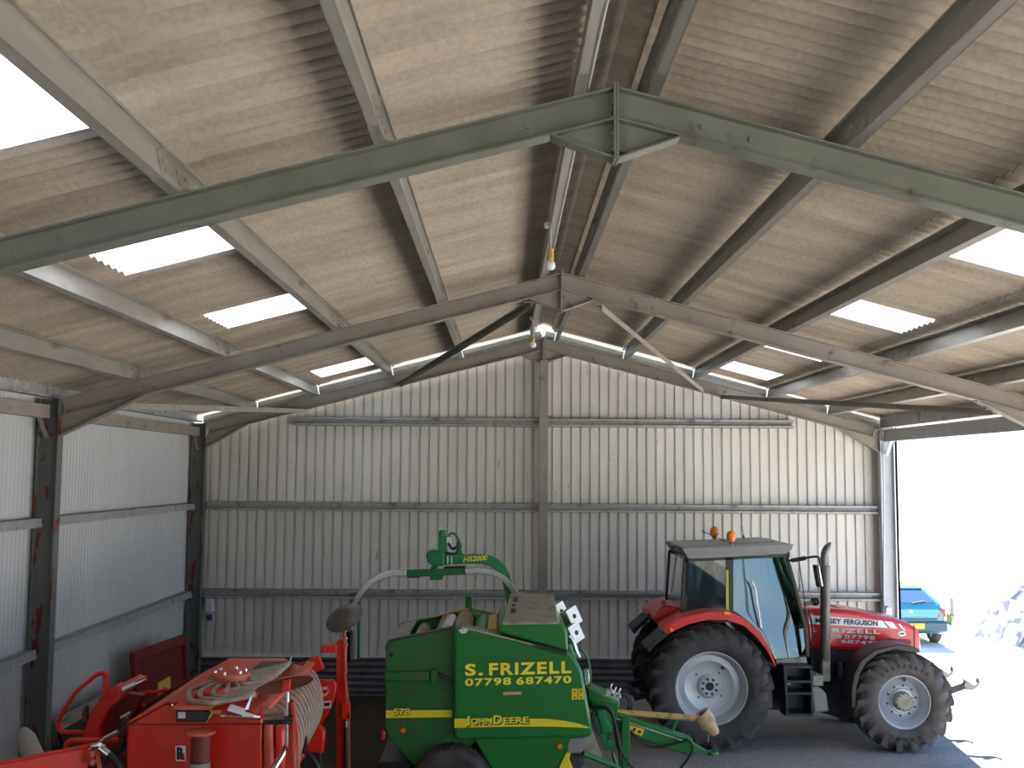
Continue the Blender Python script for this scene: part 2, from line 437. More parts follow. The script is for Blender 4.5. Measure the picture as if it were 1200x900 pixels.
# gable post
mb = MB(); mb.isec((.008, 18.50, 0), (.008, 18.50, 5.86), .19, .15, (0, -1, 0)); mb.box(-.1, .116, 18.42, 18.75, 0, .02); mb.box(-.065, .085, 18.493, 18.5, 5.78, 5.9)
struct(mb.build('gable_post', 'steel_brown'), 'steel post up the middle of the back gable wall', 'post')
# eaves ties with knee braces, left wall; right open side
for ya, yb, w in ((Y1-DY+.1, Y1-.08, 'first'), (Y1+.08, Y2-.08, 'second'), (Y2+.08, Y3-.08, 'last')):
    mb = MB(); mb.isec((-6.10, ya, 4.665), (-6.10, yb, 4.665), .155, .09, (0,0,1), tf=.008, tw=.006)
    mb.box(-6.147, -6.053, ya, yb, 4.51, 4.665)
    for y0, sg in ((ya, 1), (yb, -1)): mb.bar((-6.08, y0, 4.28), (-6.08, y0+sg*.24, 4.52), .05, .012, (0, -sg, 1))
    struct(mb.build('eaves_tie', 'steel_brown'), 'boxed steel eaves tie with knee braces in the %s left bay' % w, 'eaves tie')
    mb = MB(); mb.isec((6.08, ya, 4.70), (6.08, yb, 4.70), .21, .1, (0,0,1), tf=.01)
    mb.box(6.025, 6.035, ya, yb, 4.49, 4.70)
    for y0, sg in ((ya, 1), (yb, -1)): mb.bar((6.06, y0, 4.24), (6.06, y0+sg*.26, 4.5), .06, .014, (0, -sg, 1))
    struct(mb.build('eaves_tie', 'light_steel'), 'steel eaves tie over the open right side, %s bay' % w, 'eaves tie')
# roof bracing in the last bay
br = [((-.40, 12.56, 5.955), (-2.57, 18.50, rz(2.57)-.17), 'steel_paint', 'dark angle brace from the middle apex down to the left rafter of the gable'),
      ((.45, 12.56, 5.93), (2.80, 18.50, rz(2.8)-.17), 'steel_brown', 'pale angle brace from the middle apex down to the right rafter of the gable'),
      ((-5.20, 12.56, 4.70), (-4.25, 18.50, 5.0), 'purlin_steel', 'beige angle brace near the left eaves in the last bay'),
      ((5.15, 12.56, 4.70), (3.10, 18.50, 5.30), 'steel_brown', 'angle brace near the right eaves in the last bay')]
for a, b, mt, lb in br:
    mb = MB(); mb.bar(a, b, .075, .008); mb.bar(V(a)+V((.034,0,-.034)), V(b)+V((.034,0,-.034)), .008, .075)
    for e in (a, b): mb.obox(V(e), (.07,0,0), (0,.05,0), (0,0,.006))
    struct(mb.build('roof_brace', mt), lb, 'brace')

# back gable cladding --------------------------------------------------
mb = MB(); per = .169; x = -6.24; prof = []
while x < 6.26:
    for dx, dyy in ((0, 0), (.124, 0), (.130, .04), (.158, .04)):
        if x+dx <= 6.26: prof.append((x+dx, dyy))
    x += per
prof.append((6.26, 0)); off = .004
zt = lambda X: rz(X)+.02
ZD = .60
for lay in (0, 1):
    b0 = len(mb.v)
    for X, h in prof: mb.v += [V((X, YB+h+lay*.003, ZD)), V((X, YB+h+lay*.003, zt(X)))]
    for i in range(len(prof)-1): mb.f.append((b0+2*i, b0+2*i+2, b0+2*i+3, b0+2*i+1))
struct(mb.build('wall_back', 'gable_cladding', smooth=0))
mb = MB(); n = 40; b0 = 0
for lay in (0, 1):
    b0 = len(mb.v)
    for i in range(n+1):
        z = .66*i/n; h = .018*math.sin(2*PI*z/.11)
        mb.v += [V((-6.24, YB-.03+h+lay*.003, z)), V((6.26, YB-.03+h+lay*.003, z))]
    for i in range(n): mb.f.append((b0+2*i, b0+2*i+1, b0+2*i+3, b0+2*i+2))
struct(mb.build('baseboard_back', 'dwarf_cladding', smooth=60), 'dark corrugated sheeting laid level along the foot of the back wall', 'dwarf wall')
mb = MB(); mb.prism([(-6.24, -6.0, 0), (6.26, -6.0, 0), (6.26, -6.0, 4.85), (0, -6.0, 6.45), (-6.24, -6.0, 4.85)], (0, -.02, 0))
struct(mb.build('wall_front', 'gable_cladding', smooth=0))
# left side cladding
YL = .3                                          # unseen bay behind the camera left open here to light the right slope
mb = MB(); n = int((YB-YL)/.1*8); dy = (YB-YL)/n
for lay in (0, 1):
    b0 = len(mb.v)
    for i in range(n+1):
        y = YL+i*dy; h = .017*math.sin(2*PI*y/.1)+(.004 if int(y/.92) % 2 else 0)
        mb.v += [V((-XW-h-lay*.003, y, .02)), V((-XW-h-lay*.003, y, 4.86))]
    for i in range(n): mb.f.append((b0+2*i, b0+2*i+1, b0+2*i+3, b0+2*i+2))
struct(mb.build('wall_left', 'side_cladding', smooth=60))
# corner trim outside the right gable column
mb = MB(); mb.box(6.26, 6.30, 18.66, 18.86, 0, 4.75); mb.box(6.20, 6.30, 18.66, 18.665, 0, 4.75)
struct(mb.build('trim_2', 'white_paint'), 'pale folded corner flashing beside the right gable column', 'corner flashing')

# sheeting rails --------------------------------------------------------
def rail_x(xa, xb, z, h=.15):
    mb = MB(); t = .005; y0, y1 = 18.63, 18.79
    for za, zb in ((h/2-.046, h/2), (-h/2, -h/2+.046)):                       # two lips with a groove between
        mb.box(xa, xb, y0, y1, z+za, z+za+t); mb.box(xa, xb, y0, y1, z+zb-t, z+zb); mb.box(xa, xb, y0, y0+t, z+za, z+zb)
    mb.box(xa, xb, y0+.09, y0+.095, z-h/2+.04, z+h/2-.04)
    return mb
for z, lo, wd in ((4.795, 4.46, 'top'), (3.285, 5.94, 'middle'), (1.765, 5.94, 'lowest')):
    for s, sn in ((-1, 'left'), (1, 'right')):
        a, b = (-lo, -.072) if s < 0 else (.09, lo)
        struct(rail_x(a, b, z).build('sheeting_rail', 'galvanised'), '%s galvanised sheeting rail on the back wall, %s of the gable post' % (wd, sn), 'rail', 'back wall rails')
for z, wd in ((3.285, 'upper'), (1.765, 'lower')):
    for ya, yb, bn in ((Y1-DY+.1, Y1-.04, 'nearest'), (Y1+.04, Y2-.04, 'second'), (Y2+.04, Y3-.05, 'last')):
        mb = MB(); h = .11
        mb.box(-6.115, -6.11, ya, yb, z-h/2, z+h/2); mb.box(-6.225, -6.11, ya, yb, z+h/2-.005, z+h/2); mb.box(-6.225, -6.11, ya, yb, z-h/2, z-h/2+.005)
        mb.box(-6.105, -6.10, ya, yb, z-h/2, z-.01)
        struct(mb.build('sheeting_rail', 'galvanised'), '%s galvanised sheeting rail on the left wall, %s bay' % (wd, bn), 'rail', 'left wall rails')
# galvanised verge angle above the gable rafters, one length between each pair of purlins
xs = [.0, .2, 1.43, 2.68, 4.0, 5.08, 6.05]
for s in (-1, 1):
    mb = MB(); nrm = V((s*K, 0, 1)).normalized()
    for a, b in zip(xs[:-1], xs[1:]):
        pa, pb = V((s*(a+.01), 18.72, rz(a+.01))), V((s*(b-.012), 18.72, rz(b-.012)))
        mb.add([pa, pb, pb+nrm*.075, pa+nrm*.075, pa+V((0,.004,0)), pb+V((0,.004,0)), pb+nrm*.075+V((0,.004,0)), pa+nrm*.075+V((0,.004,0))], [(0,1,2,3),(4,7,6,5),(0,4,5,1),(1,5,6,2),(2,6,7,3),(3,7,4,0)])
        o1, o2 = nrm*.075, nrm*.168+V((0,.10,0))
        mb.add([pa+o1, pb+o1, pb+o2, pa+o2, pa+o1+V((0,.004,-.002)), pb+o1+V((0,.004,-.002)), pb+o2+V((0,.004,-.002)), pa+o2+V((0,.004,-.002))], [(0,1,2,3),(4,7,6,5),(0,4,5,1),(1,5,6,2),(2,6,7,3),(3,7,4,0)])
    struct(mb.build('verge_trim', 'galv_bright'), 'bright galvanised verge angle above the %s gable rafter' % ('left' if s < 0 else 'right'), 'verge trim')

# floor and ground --------------------------------------------------------
def ground_mat(name, c1, c2, c3, bump=.6, soil=None):
    mt = bpy.data.materials.new(name); mt.use_nodes = True; nt = mt.node_tree; N = nt.nodes; L = nt.links
    b = N['Principled BSDF']; b.inputs['Roughness'].default_value = .9; b.inputs['Specular IOR Level'].default_value = .25
    tc = N.new('ShaderNodeTexCoord')
    n1 = N.new('ShaderNodeTexNoise'); n1.inputs['Scale'].default_value = .9; n1.inputs['Detail'].default_value = 8; L.new(tc.outputs['Object'], n1.inputs['Vector'])
    n2 = N.new('ShaderNodeTexNoise'); n2.inputs['Scale'].default_value = 38; n2.inputs['Detail'].default_value = 6; L.new(tc.outputs['Object'], n2.inputs['Vector'])
    r1 = N.new('ShaderNodeValToRGB'); e = r1.color_ramp.elements; e[0].position = .35; e[0].color = lin(c1); e[1].position = .65; e[1].color = lin(c2); L.new(n1.outputs['Fac'], r1.inputs['Fac'])
    r2 = N.new('ShaderNodeValToRGB'); r2.color_ramp.elements[0].position = .5; r2.color_ramp.elements[1].position = .72; L.new(n2.outputs['Fac'], r2.inputs['Fac'])
    mx = N.new('ShaderNodeMix'); mx.data_type = 'RGBA'; L.new(r2.outputs[0], mx.inputs[0]); L.new(r1.outputs[0], mx.inputs[6]); mx.inputs[7].default_value = lin(c3)
    out = mx.outputs[2]
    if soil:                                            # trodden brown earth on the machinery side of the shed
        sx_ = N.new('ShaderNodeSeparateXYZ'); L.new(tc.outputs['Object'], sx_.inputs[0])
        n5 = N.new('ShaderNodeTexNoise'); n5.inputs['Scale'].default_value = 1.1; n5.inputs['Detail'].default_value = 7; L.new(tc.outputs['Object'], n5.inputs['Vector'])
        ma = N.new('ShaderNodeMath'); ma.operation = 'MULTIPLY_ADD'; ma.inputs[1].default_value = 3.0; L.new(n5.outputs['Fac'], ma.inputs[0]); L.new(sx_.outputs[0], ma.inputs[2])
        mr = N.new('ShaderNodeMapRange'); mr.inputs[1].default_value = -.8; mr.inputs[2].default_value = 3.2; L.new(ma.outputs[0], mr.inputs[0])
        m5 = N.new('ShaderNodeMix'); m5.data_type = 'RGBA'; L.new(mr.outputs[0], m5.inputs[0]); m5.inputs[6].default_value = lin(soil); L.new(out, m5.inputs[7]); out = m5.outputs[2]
    L.new(out, b.inputs['Base Color'])
    bp = N.new('ShaderNodeBump'); bp.inputs['Strength'].default_value = bump; bp.inputs['Distance'].default_value = .03
    L.new(n2.outputs['Fac'], bp.inputs['Height']); L.new(bp.outputs['Normal'], b.inputs['Normal']); MATS[name] = mt
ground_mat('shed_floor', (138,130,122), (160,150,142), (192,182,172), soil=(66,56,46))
ground_mat('yard_gravel', (214,206,194), (224,217,206), (230,226,218))
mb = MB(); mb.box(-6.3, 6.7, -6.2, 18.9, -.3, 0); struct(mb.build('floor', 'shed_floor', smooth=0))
mb = MB(); mb.box(6.7, 70, -60, 90, -.3, -.002); mb.box(-60, 6.7, -60, -6.2, -.3, -.002); mb.box(-60, 6.7, 18.9, 90, -.3, -.002); mb.box(-60, -6.3, -6.2, 18.9, -.3, -.002)
struct(mb.build('ground', 'yard_gravel', smooth=0))
# grassy bank in front of the open end (mirrored in the cab glass)
mb = MB(); nx_, ny_ = 40, 10; 
for i in range(nx_+1):
    for j in range(ny_+1):
        x = -45+100*i/nx_; t = j/ny_; y = -24-16*t
        mb.v.append(V((x, y, 5.0*t**.8*(1+.18*math.sin(x*.21)+.12*math.sin(x*.53+1))+.25*math.sin(x*1.7+y)*t-.02)))
for i in range(nx_):
    for j in range(ny_):
        a = i*(ny_+1)+j; mb.f.append((a, a+ny_+1, a+ny_+2, a+1))
struct(mb.build('hill', 'leaf_green'))
# spoil heap in the yard
mb = MB(); rr = random.Random(3); nx_, ny_ = 70, 40
def hz(x, y):
    u = (x-18.5)/7.6; v = (y-25.5)/4.5; d = u*u+v*v
    b = max(0, 1-d)**.7*2.5
    return b
for i in range(nx_+1):
    for j in range(ny_+1):
        x = 10.6+16*i/nx_; y = 20.8+9.4*j/ny_; h = hz(x, y)
        mb.v.append(V((x+rr.uniform(-.06,.06), y+rr.uniform(-.06,.06), h+(rr.uniform(-.16,.2) if h > .05 else 0)-.01)))
for i in range(nx_):
    for j in range(ny_):
        a = i*(ny_+1)+j; mb.f.append((a, a+ny_+1, a+ny_+2, a+1))
M('rubble', (140,140,146), .9, var=.3, scale=1.5, dirt=((66,72,90), .48, .56, 1.6), bump=.5, bscale=12)
o = mb.build('spoil_heap', 'rubble', smooth=20); tag(o, 'sunlit heap of pale stony rubble in the yard outside', 'rubble heap', kind='stuff')

# ------------------------------------------------------------------ light
w = bpy.data.worlds.new('sky'); sc.world = w; w.use_nodes = True; nt = w.node_tree; N = nt.nodes; L = nt.links
bg = N['Background']; tc = N.new('ShaderNodeTexCoord'); sx = N.new('ShaderNodeSeparateXYZ'); L.new(tc.outputs['Generated'], sx.inputs[0])
rp = N.new('ShaderNodeValToRGB'); e = rp.color_ramp.elements
e[0].position = 0.0; e[0].color = (.85,.92,1,1); e[1].position = .6; e[1].color = (.22,.46,1,1)
q = e.new(.1); q.color = (.45,.7,1,1)
L.new(sx.outputs[2], rp.inputs['Fac']); L.new(rp.outputs[0], bg.inputs['Color']); bg.inputs['Strength'].default_value = 1.0
sun = bpy.data.lights.new('sun', 'SUN'); sun.energy = 14; sun.angle = .009; sun.color = (1,.95,.87)
so = bpy.data.objects.new('sun', sun); COL.objects.link(so)
so.rotation_euler = V((-.09, -.70, -.70)).to_track_quat('-Z', 'Y').to_euler()
so.location = (-8, 30, 30)
sc.view_settings.view_transform = 'Standard'; sc.view_settings.look = 'None'; sc.view_settings.gamma = 1; sc.view_settings.use_curve_mapping = False
sc.view_settings.exposure = 1.2
sc.cycles.use_denoising = True
sc.cycles.max_bounces = 10; sc.cycles.diffuse_bounces = 7; sc.cycles.transparent_max_bounces = 16
sc.cycles.sample_clamp_indirect = 8
# ================================================================== TRACTOR (stands side on, nose to the open side)
TN = 15.05                                       # depth of its near wheel faces
def arc(c, r, a0, a1, n): return [(c[0]+r*math.cos(math.radians(a0+(a1-a0)*i/n)), c[1]+r*math.sin(math.radians(a0+(a1-a0)*i/n))) for i in range(n+1)]
tractor = thing('tractor', 'red farm tractor with grey cab roof parked along the back wall', 'tractor', (3.6, 16.2, 0))
def wheel(parent, name, cx, cz, R, w, yface, sgn, rr, nl, rim_mat, hub, lug_h=.05, tyre='rubber'):
    """tractor wheel; outer face at y=yface, inward is +sgn"""
    e = bpy.data.objects.new(name, None); COL.objects.link(e); place(e, (cx, yface+sgn*w/2, cz), parent); e.empty_display_size = .2
    yc = yface+sgn*w/2
    mb = MB(); h = w/2; Rb = R-lug_h
    prof = [(rr, -h*.78), (rr+.03, -h*.90), (rr+(Rb-rr)*.35, -h*1.0), (rr+(Rb-rr)*.62, -h*.99), (Rb-.06, -h*.90), (Rb-.015, -h*.72), (Rb, -h*.4), (Rb+.006, 0)]
    prof = prof+[(r, -a) for r, a in prof[-2::-1]]
    mb.lathe([(r, a) for r, a in prof], (cx, yc, cz), (0,1,0), 64)
    ang = 2*PI/nl
    for side in (-1, 1):
        for i in range(nl):
            a = i*ang+(0 if side < 0 else ang/2)
            lead = -.34*side*sgn*0-.36                                  # sweep of the bar from centre to shoulder
            secs = []
            for t, rad, yy, tk in ((0, Rb-.01, .04, .030), (.5, Rb-.012, .5, .034), (.85, Rb-.05, .95, .040), (1, Rb-.16, 1.03, .038)):
                b = a+lead*t*.5/R*1.6
                top = {0: R, .5: R, .85: R-.012, 1: Rb-.085}[t]
                row = []
                for dr, dd in ((rad, -tk), (rad, tk), (top, tk*.75), (top, -tk*.75)):
                    an = b+dd/R; row.append(V((cx+dr*math.cos(an), yc+side*h*yy*(1.01 if t == 1 and dr == top else 1), cz+dr*math.sin(an))))
                secs.append(row)
            mb.loft(secs)
    mb.build('tyre', tyre, e, smooth=40)
    # raised marks moulded on the sidewall
    rm = MB(); o = yc-sgn*h
    prof = [(rr-.012, .0), (rr+.03, .0), (rr+.035, .02), (rr+.012, .035), (rr-.02, .05), (rr-.055, .13), (rr-.07, .17), (rr-.03-.05, .19), (rr-.16, hub['dish']-.02), (rr-.19, hub['dish']), (.175, hub['dish']), (.16, hub['dish']-.03), (.0, hub['dish']-.03)]
    rm.lathe([(r, a*sgn) for r, a in prof], (cx, o+sgn*.06, cz), (0,1,0), 64)
    rim = rm.build('rim', rim_mat, e, smooth=40)
    return e, o+sgn*.06, rim
M('bolt_hole', (30,30,34), .6)
CR_ = at(835, 808, Y=TN); CF = at(1062, 824, Y=TN+.03)
RR, RF = CR_.z, CF.z
for nm, sg, y0 in (('near', 1, TN), ('far', -1, TN+2.34)):
    e, yo, rim = wheel(tractor, 'rear_wheel', CR_.x, RR, RR, .50, y0, sg, .515, 20, 'rim_silver', dict(dish=.20))
    ya = yo+sg*.20
    mb = MB(); mb.lathe([(.06, -.03*sg), (.135, -.03*sg), (.15, -.015*sg), (.15, .02*sg), (.06, .02*sg)], (CR_.x, ya-sg*.03, RR), (0,1,0), 32, closed=True)
    mb.build('hub', 'rim_silver', e)
    for i in range(8 if sg > 0 else 0):
        a = 2*PI*i/8+.3; mb = MB(); mb.lathe([(.0, -.035*sg), (.017, -.035*sg), (.019, 0)], (CR_.x+.105*math.cos(a), ya-sg*.055, RR+.105*math.sin(a)), (0,1,0), 6)
        mb.build('wheel_nut', 'dark_metal', e)
    mb = MB(); mb.lathe([(0, -.02*sg), (.055, -.02*sg), (.06, .0)], (CR_.x, ya-sg*.05, RR), (0,1,0), 24)
    mb.build('axle_end', 'bolt_hole', e)
    if sg > 0:
        for dx, dz, r in ((.20, .26, .032), (-.18, .16, .013), (.145, .18, .013), (-.15, -.16, .013), (.17, -.14, .013), (-.33, -.31, .016)):
            mb = MB(); mb.lathe([(0, 0), (r, 0), (r, .004)], (CR_.x+dx, ya-.006, RR+dz), (0,1,0), 16); mb.build('rim_hole', 'bolt_hole', e)
for nm, sg, y0 in (('near', 1, TN+.03), ('far', -1, TN+2.28)):
    e, yo, rim = wheel(tractor, 'front_wheel', CF.x, RF, RF, .46, y0, sg, .375, 18, 'rim_silver', dict(dish=.13), .05, 'rubber_dusty')
    ya = yo+sg*.13
    mb = MB(); mb.lathe([(0, -.15*sg), (.10, -.15*sg), (.125, -.13*sg), (.13, -.05*sg), (.15, 0)], (CF.x, ya, RF), (0,1,0), 32)
    for i in range(12):
        a = 2*PI*i/12; mb.obox((CF.x+.118*math.cos(a), ya-sg*.145, RF+.118*math.sin(a)), (.012,0,0), (0,.012,0), (0,0,.012))
    mb.build('hub', 'beige_panel', e)
    for i in range(10 if sg > 0 else 0):
        a = 2*PI*i/10+.2; mb = MB(); mb.lathe([(0, -.025*sg), (.014, -.025*sg), (.016, 0)], (CF.x+.21*math.cos(a), ya-.003*sg, RF+.21*math.sin(a)), (0,1,0), 8); mb.build('wheel_nut', 'bolt_hole', e)
    mb = MB(); mb.lathe([(0, 0), (.026, 0), (.026, .004)], (CF.x+.05, ya-.006*sg, RF+.29), (0,1,0), 16); mb.build('rim_hole', 'bolt_hole', e)
    if sg > 0:
        # size marking moulded round the sidewall
        def sidewall(txt, r0, r1, a0, a1, nm):
            n = len(txt); tm = []
            for i, ch in enumerate(txt):
                if ch == ' ': continue
                a = math.radians(a0+(a1-a0)*i/(n-1)); d = V((math.cos(a), 0, math.sin(a))); tt = V((math.sin(a), 0, -math.cos(a)))
                c = V((CF.x, y0-.010, RF))+d*(r0 if a0 < 180 else r1); hh = (r1-r0)*(1 if a0 < 180 else -1); ww = .036
                if a0 >= 180: tt = -tt
                lettering('sidewall_mark', ch, 'rubber', e, c-tt*ww/2, c+tt*ww/2, c-tt*ww/2+d*hh, depth=.008, bold=.02)
        sidewall('540/65R28', .48, .535, 130, 52, 'a')
        sidewall('TM800', .48, .53, 245, 290, 'b')
# body core: engine, gearbox, axles
mb = MB(); y0, y1 = 15.95, 16.45
mb.px([(845,775),(950,775),(950,800),(1010,800),(1040,790),(1075,775),(1075,812),(1040,838),(985,842),(950,832),(845,832)], y0+.05, y1-.05)
mb.build('engine_block', 'dark_metal', tractor, bevel=.02)
mb = MB()
mb.px([(950,758),(1012,758),(1012,800),(950,800)], 15.85, 16.55)
for x in (983, 994):
    c = at(x, 785, Y=15.80); mb.lathe([(0, .11), (.05, .11), (.05, -.11), (0, -.11)], c, (0,0,1), 16)
mb.build('engine_bay', 'black_paint', tractor, bevel=.01)
mb = MB(); mb.lathe([(0, -.9), (.16, -.85), (.14, -.4), (.2, 0), (.14, .4), (.16, .85), (0, .9)], (CF.x, 16.2, RF), (0,1,0), 20); mb.build('front_axle', 'dark_metal', tractor)
mb = MB(); mb.lathe([(0, -.9), (.2, -.85), (.2, -.4), (.3, 0), (.2, .4), (.2, .85), (0, .9)], (CR_.x, 16.2, RR), (0,1,0), 20); mb.build('rear_axle', 'dark_metal', tractor)
# bonnet
BN = 15.80; BF = 16.60
top = [(941,713.5),(958,713),(974,713.2),(1004,716),(1031,721.5),(1050,725),(1066,730),(1076,736.5),(1080,746),(1080,767)]
bot = [(1062,765),(1015,763),(975,762),(946,761)]
mb = MB(); mb.px(top+bot, BN, BF)
bonnet = mb.build('bonnet', 'tractor_red', tractor, bevel=.07, seg=4)
def on(x, y, d=.004, Y=BN): return at(x, y, Y=Y-d)
mb = MB(); mb.px([(948,721),(1034,727.5),(1041,736),(948,731)], BN-.006, BN-.001)
mb.px([(1036,728),(1046,729),(1052,737),(1044,736.2)], BN-.006, BN-.001); mb.px([(1052,731),(1055.5,731.4),(1061.5,739.5),(1058.5,738.5)], BN-.006, BN-.001)
st = mb.build('side_stripe', 'white_paint', bonnet, label='white stripe along the bonnet side', smooth=0)
lettering('brand_lettering', 'MASSEY', 'black_ink', bonnet, on(955.5,730.0,.008), on(986,731.3,.008), on(955.5,723.6,.008), bold=.03); lettering('brand_lettering', 'FERGUSON', 'black_ink', bonnet, on(989,731.5,.008), on(1028.5,733.6,.008), on(989,725.2,.008), bold=.03)
lettering('owner_lettering', 'S.', 'light_grey', bonnet, on(950,740.5), on(957,740.8), on(950,735.2), bold=.03); lettering('owner_lettering', 'FRIZELL', 'light_grey', bonnet, on(966,741), on(1031.5,743), on(966,735.7), bold=.03, space=1.15)
lettering('phone_lettering', 'MOB', 'light_grey', bonnet, on(966,747.4), on(986,748), on(966,743), bold=.015); lettering('phone_lettering', '07798', 'light_grey', bonnet, on(990,748.2), on(1025,749.8), on(990,743.6), bold=.015, space=1.15)
lettering('phone_lettering', '687470', 'light_grey', bonnet, on(986,753.4), on(1030,756), on(986,749.2), bold=.015)
mb = MB(); c = on(1057,742.6); mb.lathe([(0, -.004), (.055, -.004), (.06, 0)], c, (0,1,0), 24); b_ = mb.build('badge', 'white_paint', bonnet)
for v in b_.data.vertices: v.co.z *= .62
mb = MB(); mb.lathe([(0, -.002), (.04, -.002), (.04, 0)], on(1057,742.6,.009), (0,1,0), 20); b2 = mb.build('badge_emblem', 'blue_plug', bonnet)
for v in b2.data.vertices: v.co.z *= .35
mb = MB(); mb.px([(1036.5,749.5),(1040,748.3),(1066,749.5),(1068.5,752),(1067,755.5),(1037,754.3)], BN-.008, BN-.001); mb.build('side_vent', 'red_dark', bonnet, smooth=0)
mb = MB(); mb.px([(1070.6,731),(1071.8,731.6),(1072.5,766),(1071,766)], BN-.004, BN+.002); mb.build('panel_gap', 'black_ink', bonnet, smooth=0)
mb = MB(); 
for i in range(7):
    z = on(1080, 748+2.6*i).z; x = on(1080, 750).x; mb.box(x-.01, x+.012, BN+.12, BF-.12, z-.012, z+.012)
mb.build('grille', 'black_paint', bonnet)
mb = MB(); mb.px([(974,713.6),(979,710.8),(986,712.2),(984,714.5)], 16.05, 16.35); mb.build('bonnet_scoop', 'black_paint', tractor, bevel=.01)
# exhaust stack
p = lambda x, y, Y=15.62: at(x, y, Y=Y)
mb = MB(); mb.tube([p(967,774), p(967,664)], .072, 20); mb.tube([p(967,664.5), p(967,663)], .076, 20)
ex = mb.build('exhaust_stack', 'exhaust_metal', tractor, smooth=50)
mb = MB(); mb.tube(smoothpath([p(966,668), p(965.5,658), p(966.5,648), p(970,640.5), p(974,635.5)], 5), [.052]*13+[.051,.049,.046,.041,.034,.026,.017,.006], 16); mb.build('exhaust_tip', 'exhaust_metal', ex)
mb = MB(); mb.px([(964.3,772.5),(973.2,772.5),(973.2,798.5),(964.3,798.5)], 15.56, 15.68); mb.build('exhaust_guard', 'beige_panel', ex, bevel=.01)
# fenders
outer = [(777.5,741),(779,735),(787.8,729.5),(803,722),(830,716.8),(854.4,716.2),(872,724.5),(890,740.5),(901,758.5),(909.5,780)]
inner = [(908.3,781),(899,763),(886,746.5),(872,733.8),(852,727),(830,726.6),(808,731.5),(792,738.5),(783,743.5)]
for y0, y1 in ((TN+.02, TN+.62), (TN+2.34-.02, TN+2.34-.62)):
    P = [at(x, y, Y=TN+.02) for x, y in outer+inner]
    mb = MB(); mb.prism([V((q.x, y0, q.z)) for q in P], (0, y1-y0, 0)); mb.build('rear_fender', 'tractor_red', tractor, bevel=.025, seg=3)
    P = [at(x, y, Y=TN+.02) for x, y in [(778,742),(784,743),(768,757),(761,765),(757,760)]]
    mb = MB(); mb.prism([V((q.x, y0, q.z)) for q in P], (0, y1-y0, 0)); mb.build('fender_flap', 'black_paint', tractor, bevel=.01)
    P = [at(x, y, Y=TN+.02) for x, y in [(1078.5,764.5),(1070,765.5),(1050,761.5),(1030,766.5),(1016,776.5),(1008,790),(1004,806),(1003,830),(997.6,830),(997.6,808),(1000.5,791),(1009,774.5),(1025,761.8),(1051,755.2),(1070,757.5),(1079,761.5)]]
    yy0 = y0+(.01 if y1 > y0 else -.06); yy1 = yy0+(.46 if y1 > y0 else -.46)
    mb = MB(); mb.prism([V((q.x, yy0, q.z)) for q in P], (0, yy1-yy0, 0)); mb.build('front_fender', 'black_paint', tractor, bevel=.015)
mb = MB(); mb.tube([p(848,718.5,TN), p(855.5,719.5,TN)], .028, 10); mb.build('fender_lamp', 'amber', tractor)
mb = MB(); mb.sphere(p(786,738,TN), .035); mb.build('fender_lamp', 'amber', tractor)
# red linkage housing and hitch behind the cab
mb = MB(); mb.px([(767,724),(772,714),(778,709),(790,711),(800,713),(804,722),(788,730),(776,738)], 15.75, 16.65); mb.build('rear_housing', 'tractor_red', tractor, bevel=.03)
mb = MB(); mb.px([(776,706),(779,704),(781,712),(777,713)], 15.9, 16.0); mb.tube([p(790,712,15.9), p(792,722,15.8), p(795,727,15.7)], .025, 8); mb.build('rear_linkage', 'black_paint', tractor)
mb = MB(); mb.bar((1.25,15.75,.62), (1.9,15.75,.78), .05, .09); mb.bar((1.25,16.65,.62), (1.9,16.65,.78), .05, .09); mb.bar((1.28,15.72,.62), (1.28,16.68,.62), .06,.06); mb.bar((1.3,16.2,.95), (1.95,16.2,1.25), .06,.06); mb.build('lower_links', 'dark_metal', tractor)
# cab
CN, CFY = 15.46, 16.94; CH = CFY-CN
class both:
    """the same post or rail on the near and the far side of the cab"""
    def __init__(s, poly, t=.05): s.poly, s.t = poly, t
    def build(s, name, mat, parent, **kw):
        P = [at(x, yy, Y=CN) for x, yy in s.poly]
        for y in (CN, CFY-s.t):
            m2 = MB(); m2.prism([V((q.x, y, q.z)) for q in P], (0, s.t, 0)); m2.build(name, mat, parent, **kw)
both([(850,654),(859,653.5),(859.5,717),(850.5,718)]).build('cab_post', 'black_paint', tractor)
mb = both([(920.5,650),(924,649),(946.5,735),(949.5,770),(945,770),(942.5,737)]); mb.build('windscreen_post', 'black_paint', tractor, bevel=.008)
mb = both([(801,654),(807,654),(805,722),(797,722)]); mb.build('rear_post', 'black_paint', tractor, bevel=.008)
mb = both([(801,653),(924,648.5),(924,652.5),(803,658.5)]); mb.build('roof_rail', 'black_paint', tractor)
mb = MB(); mb.px([(909,773),(945,770),(946,777.5),(910,779)], CN-.01, CFY+.01); mb.build('door_sill', 'beige_panel', tractor, bevel=.008)
mb = MB(); mb.px([(799,719.5),(850,715),(862,716.5),(876,726),(892,740),(909,773),(910,778),(946,777),(946,781),(905,783),(880,745),(860,728),(800,735)], CN+.06, CFY-.06); mb.build('cab_floor', 'black_paint', tractor)
mb = MB(); mb.px([(850.8,668),(853.6,668),(854,717),(851,717)], CN-.012, CN-.002); mb.build('post_reflection', 'yellow_green', tractor, label='yellow-green reflection painted down the cab post', smooth=0)  # green reflection on the post, painted on as a thin strip
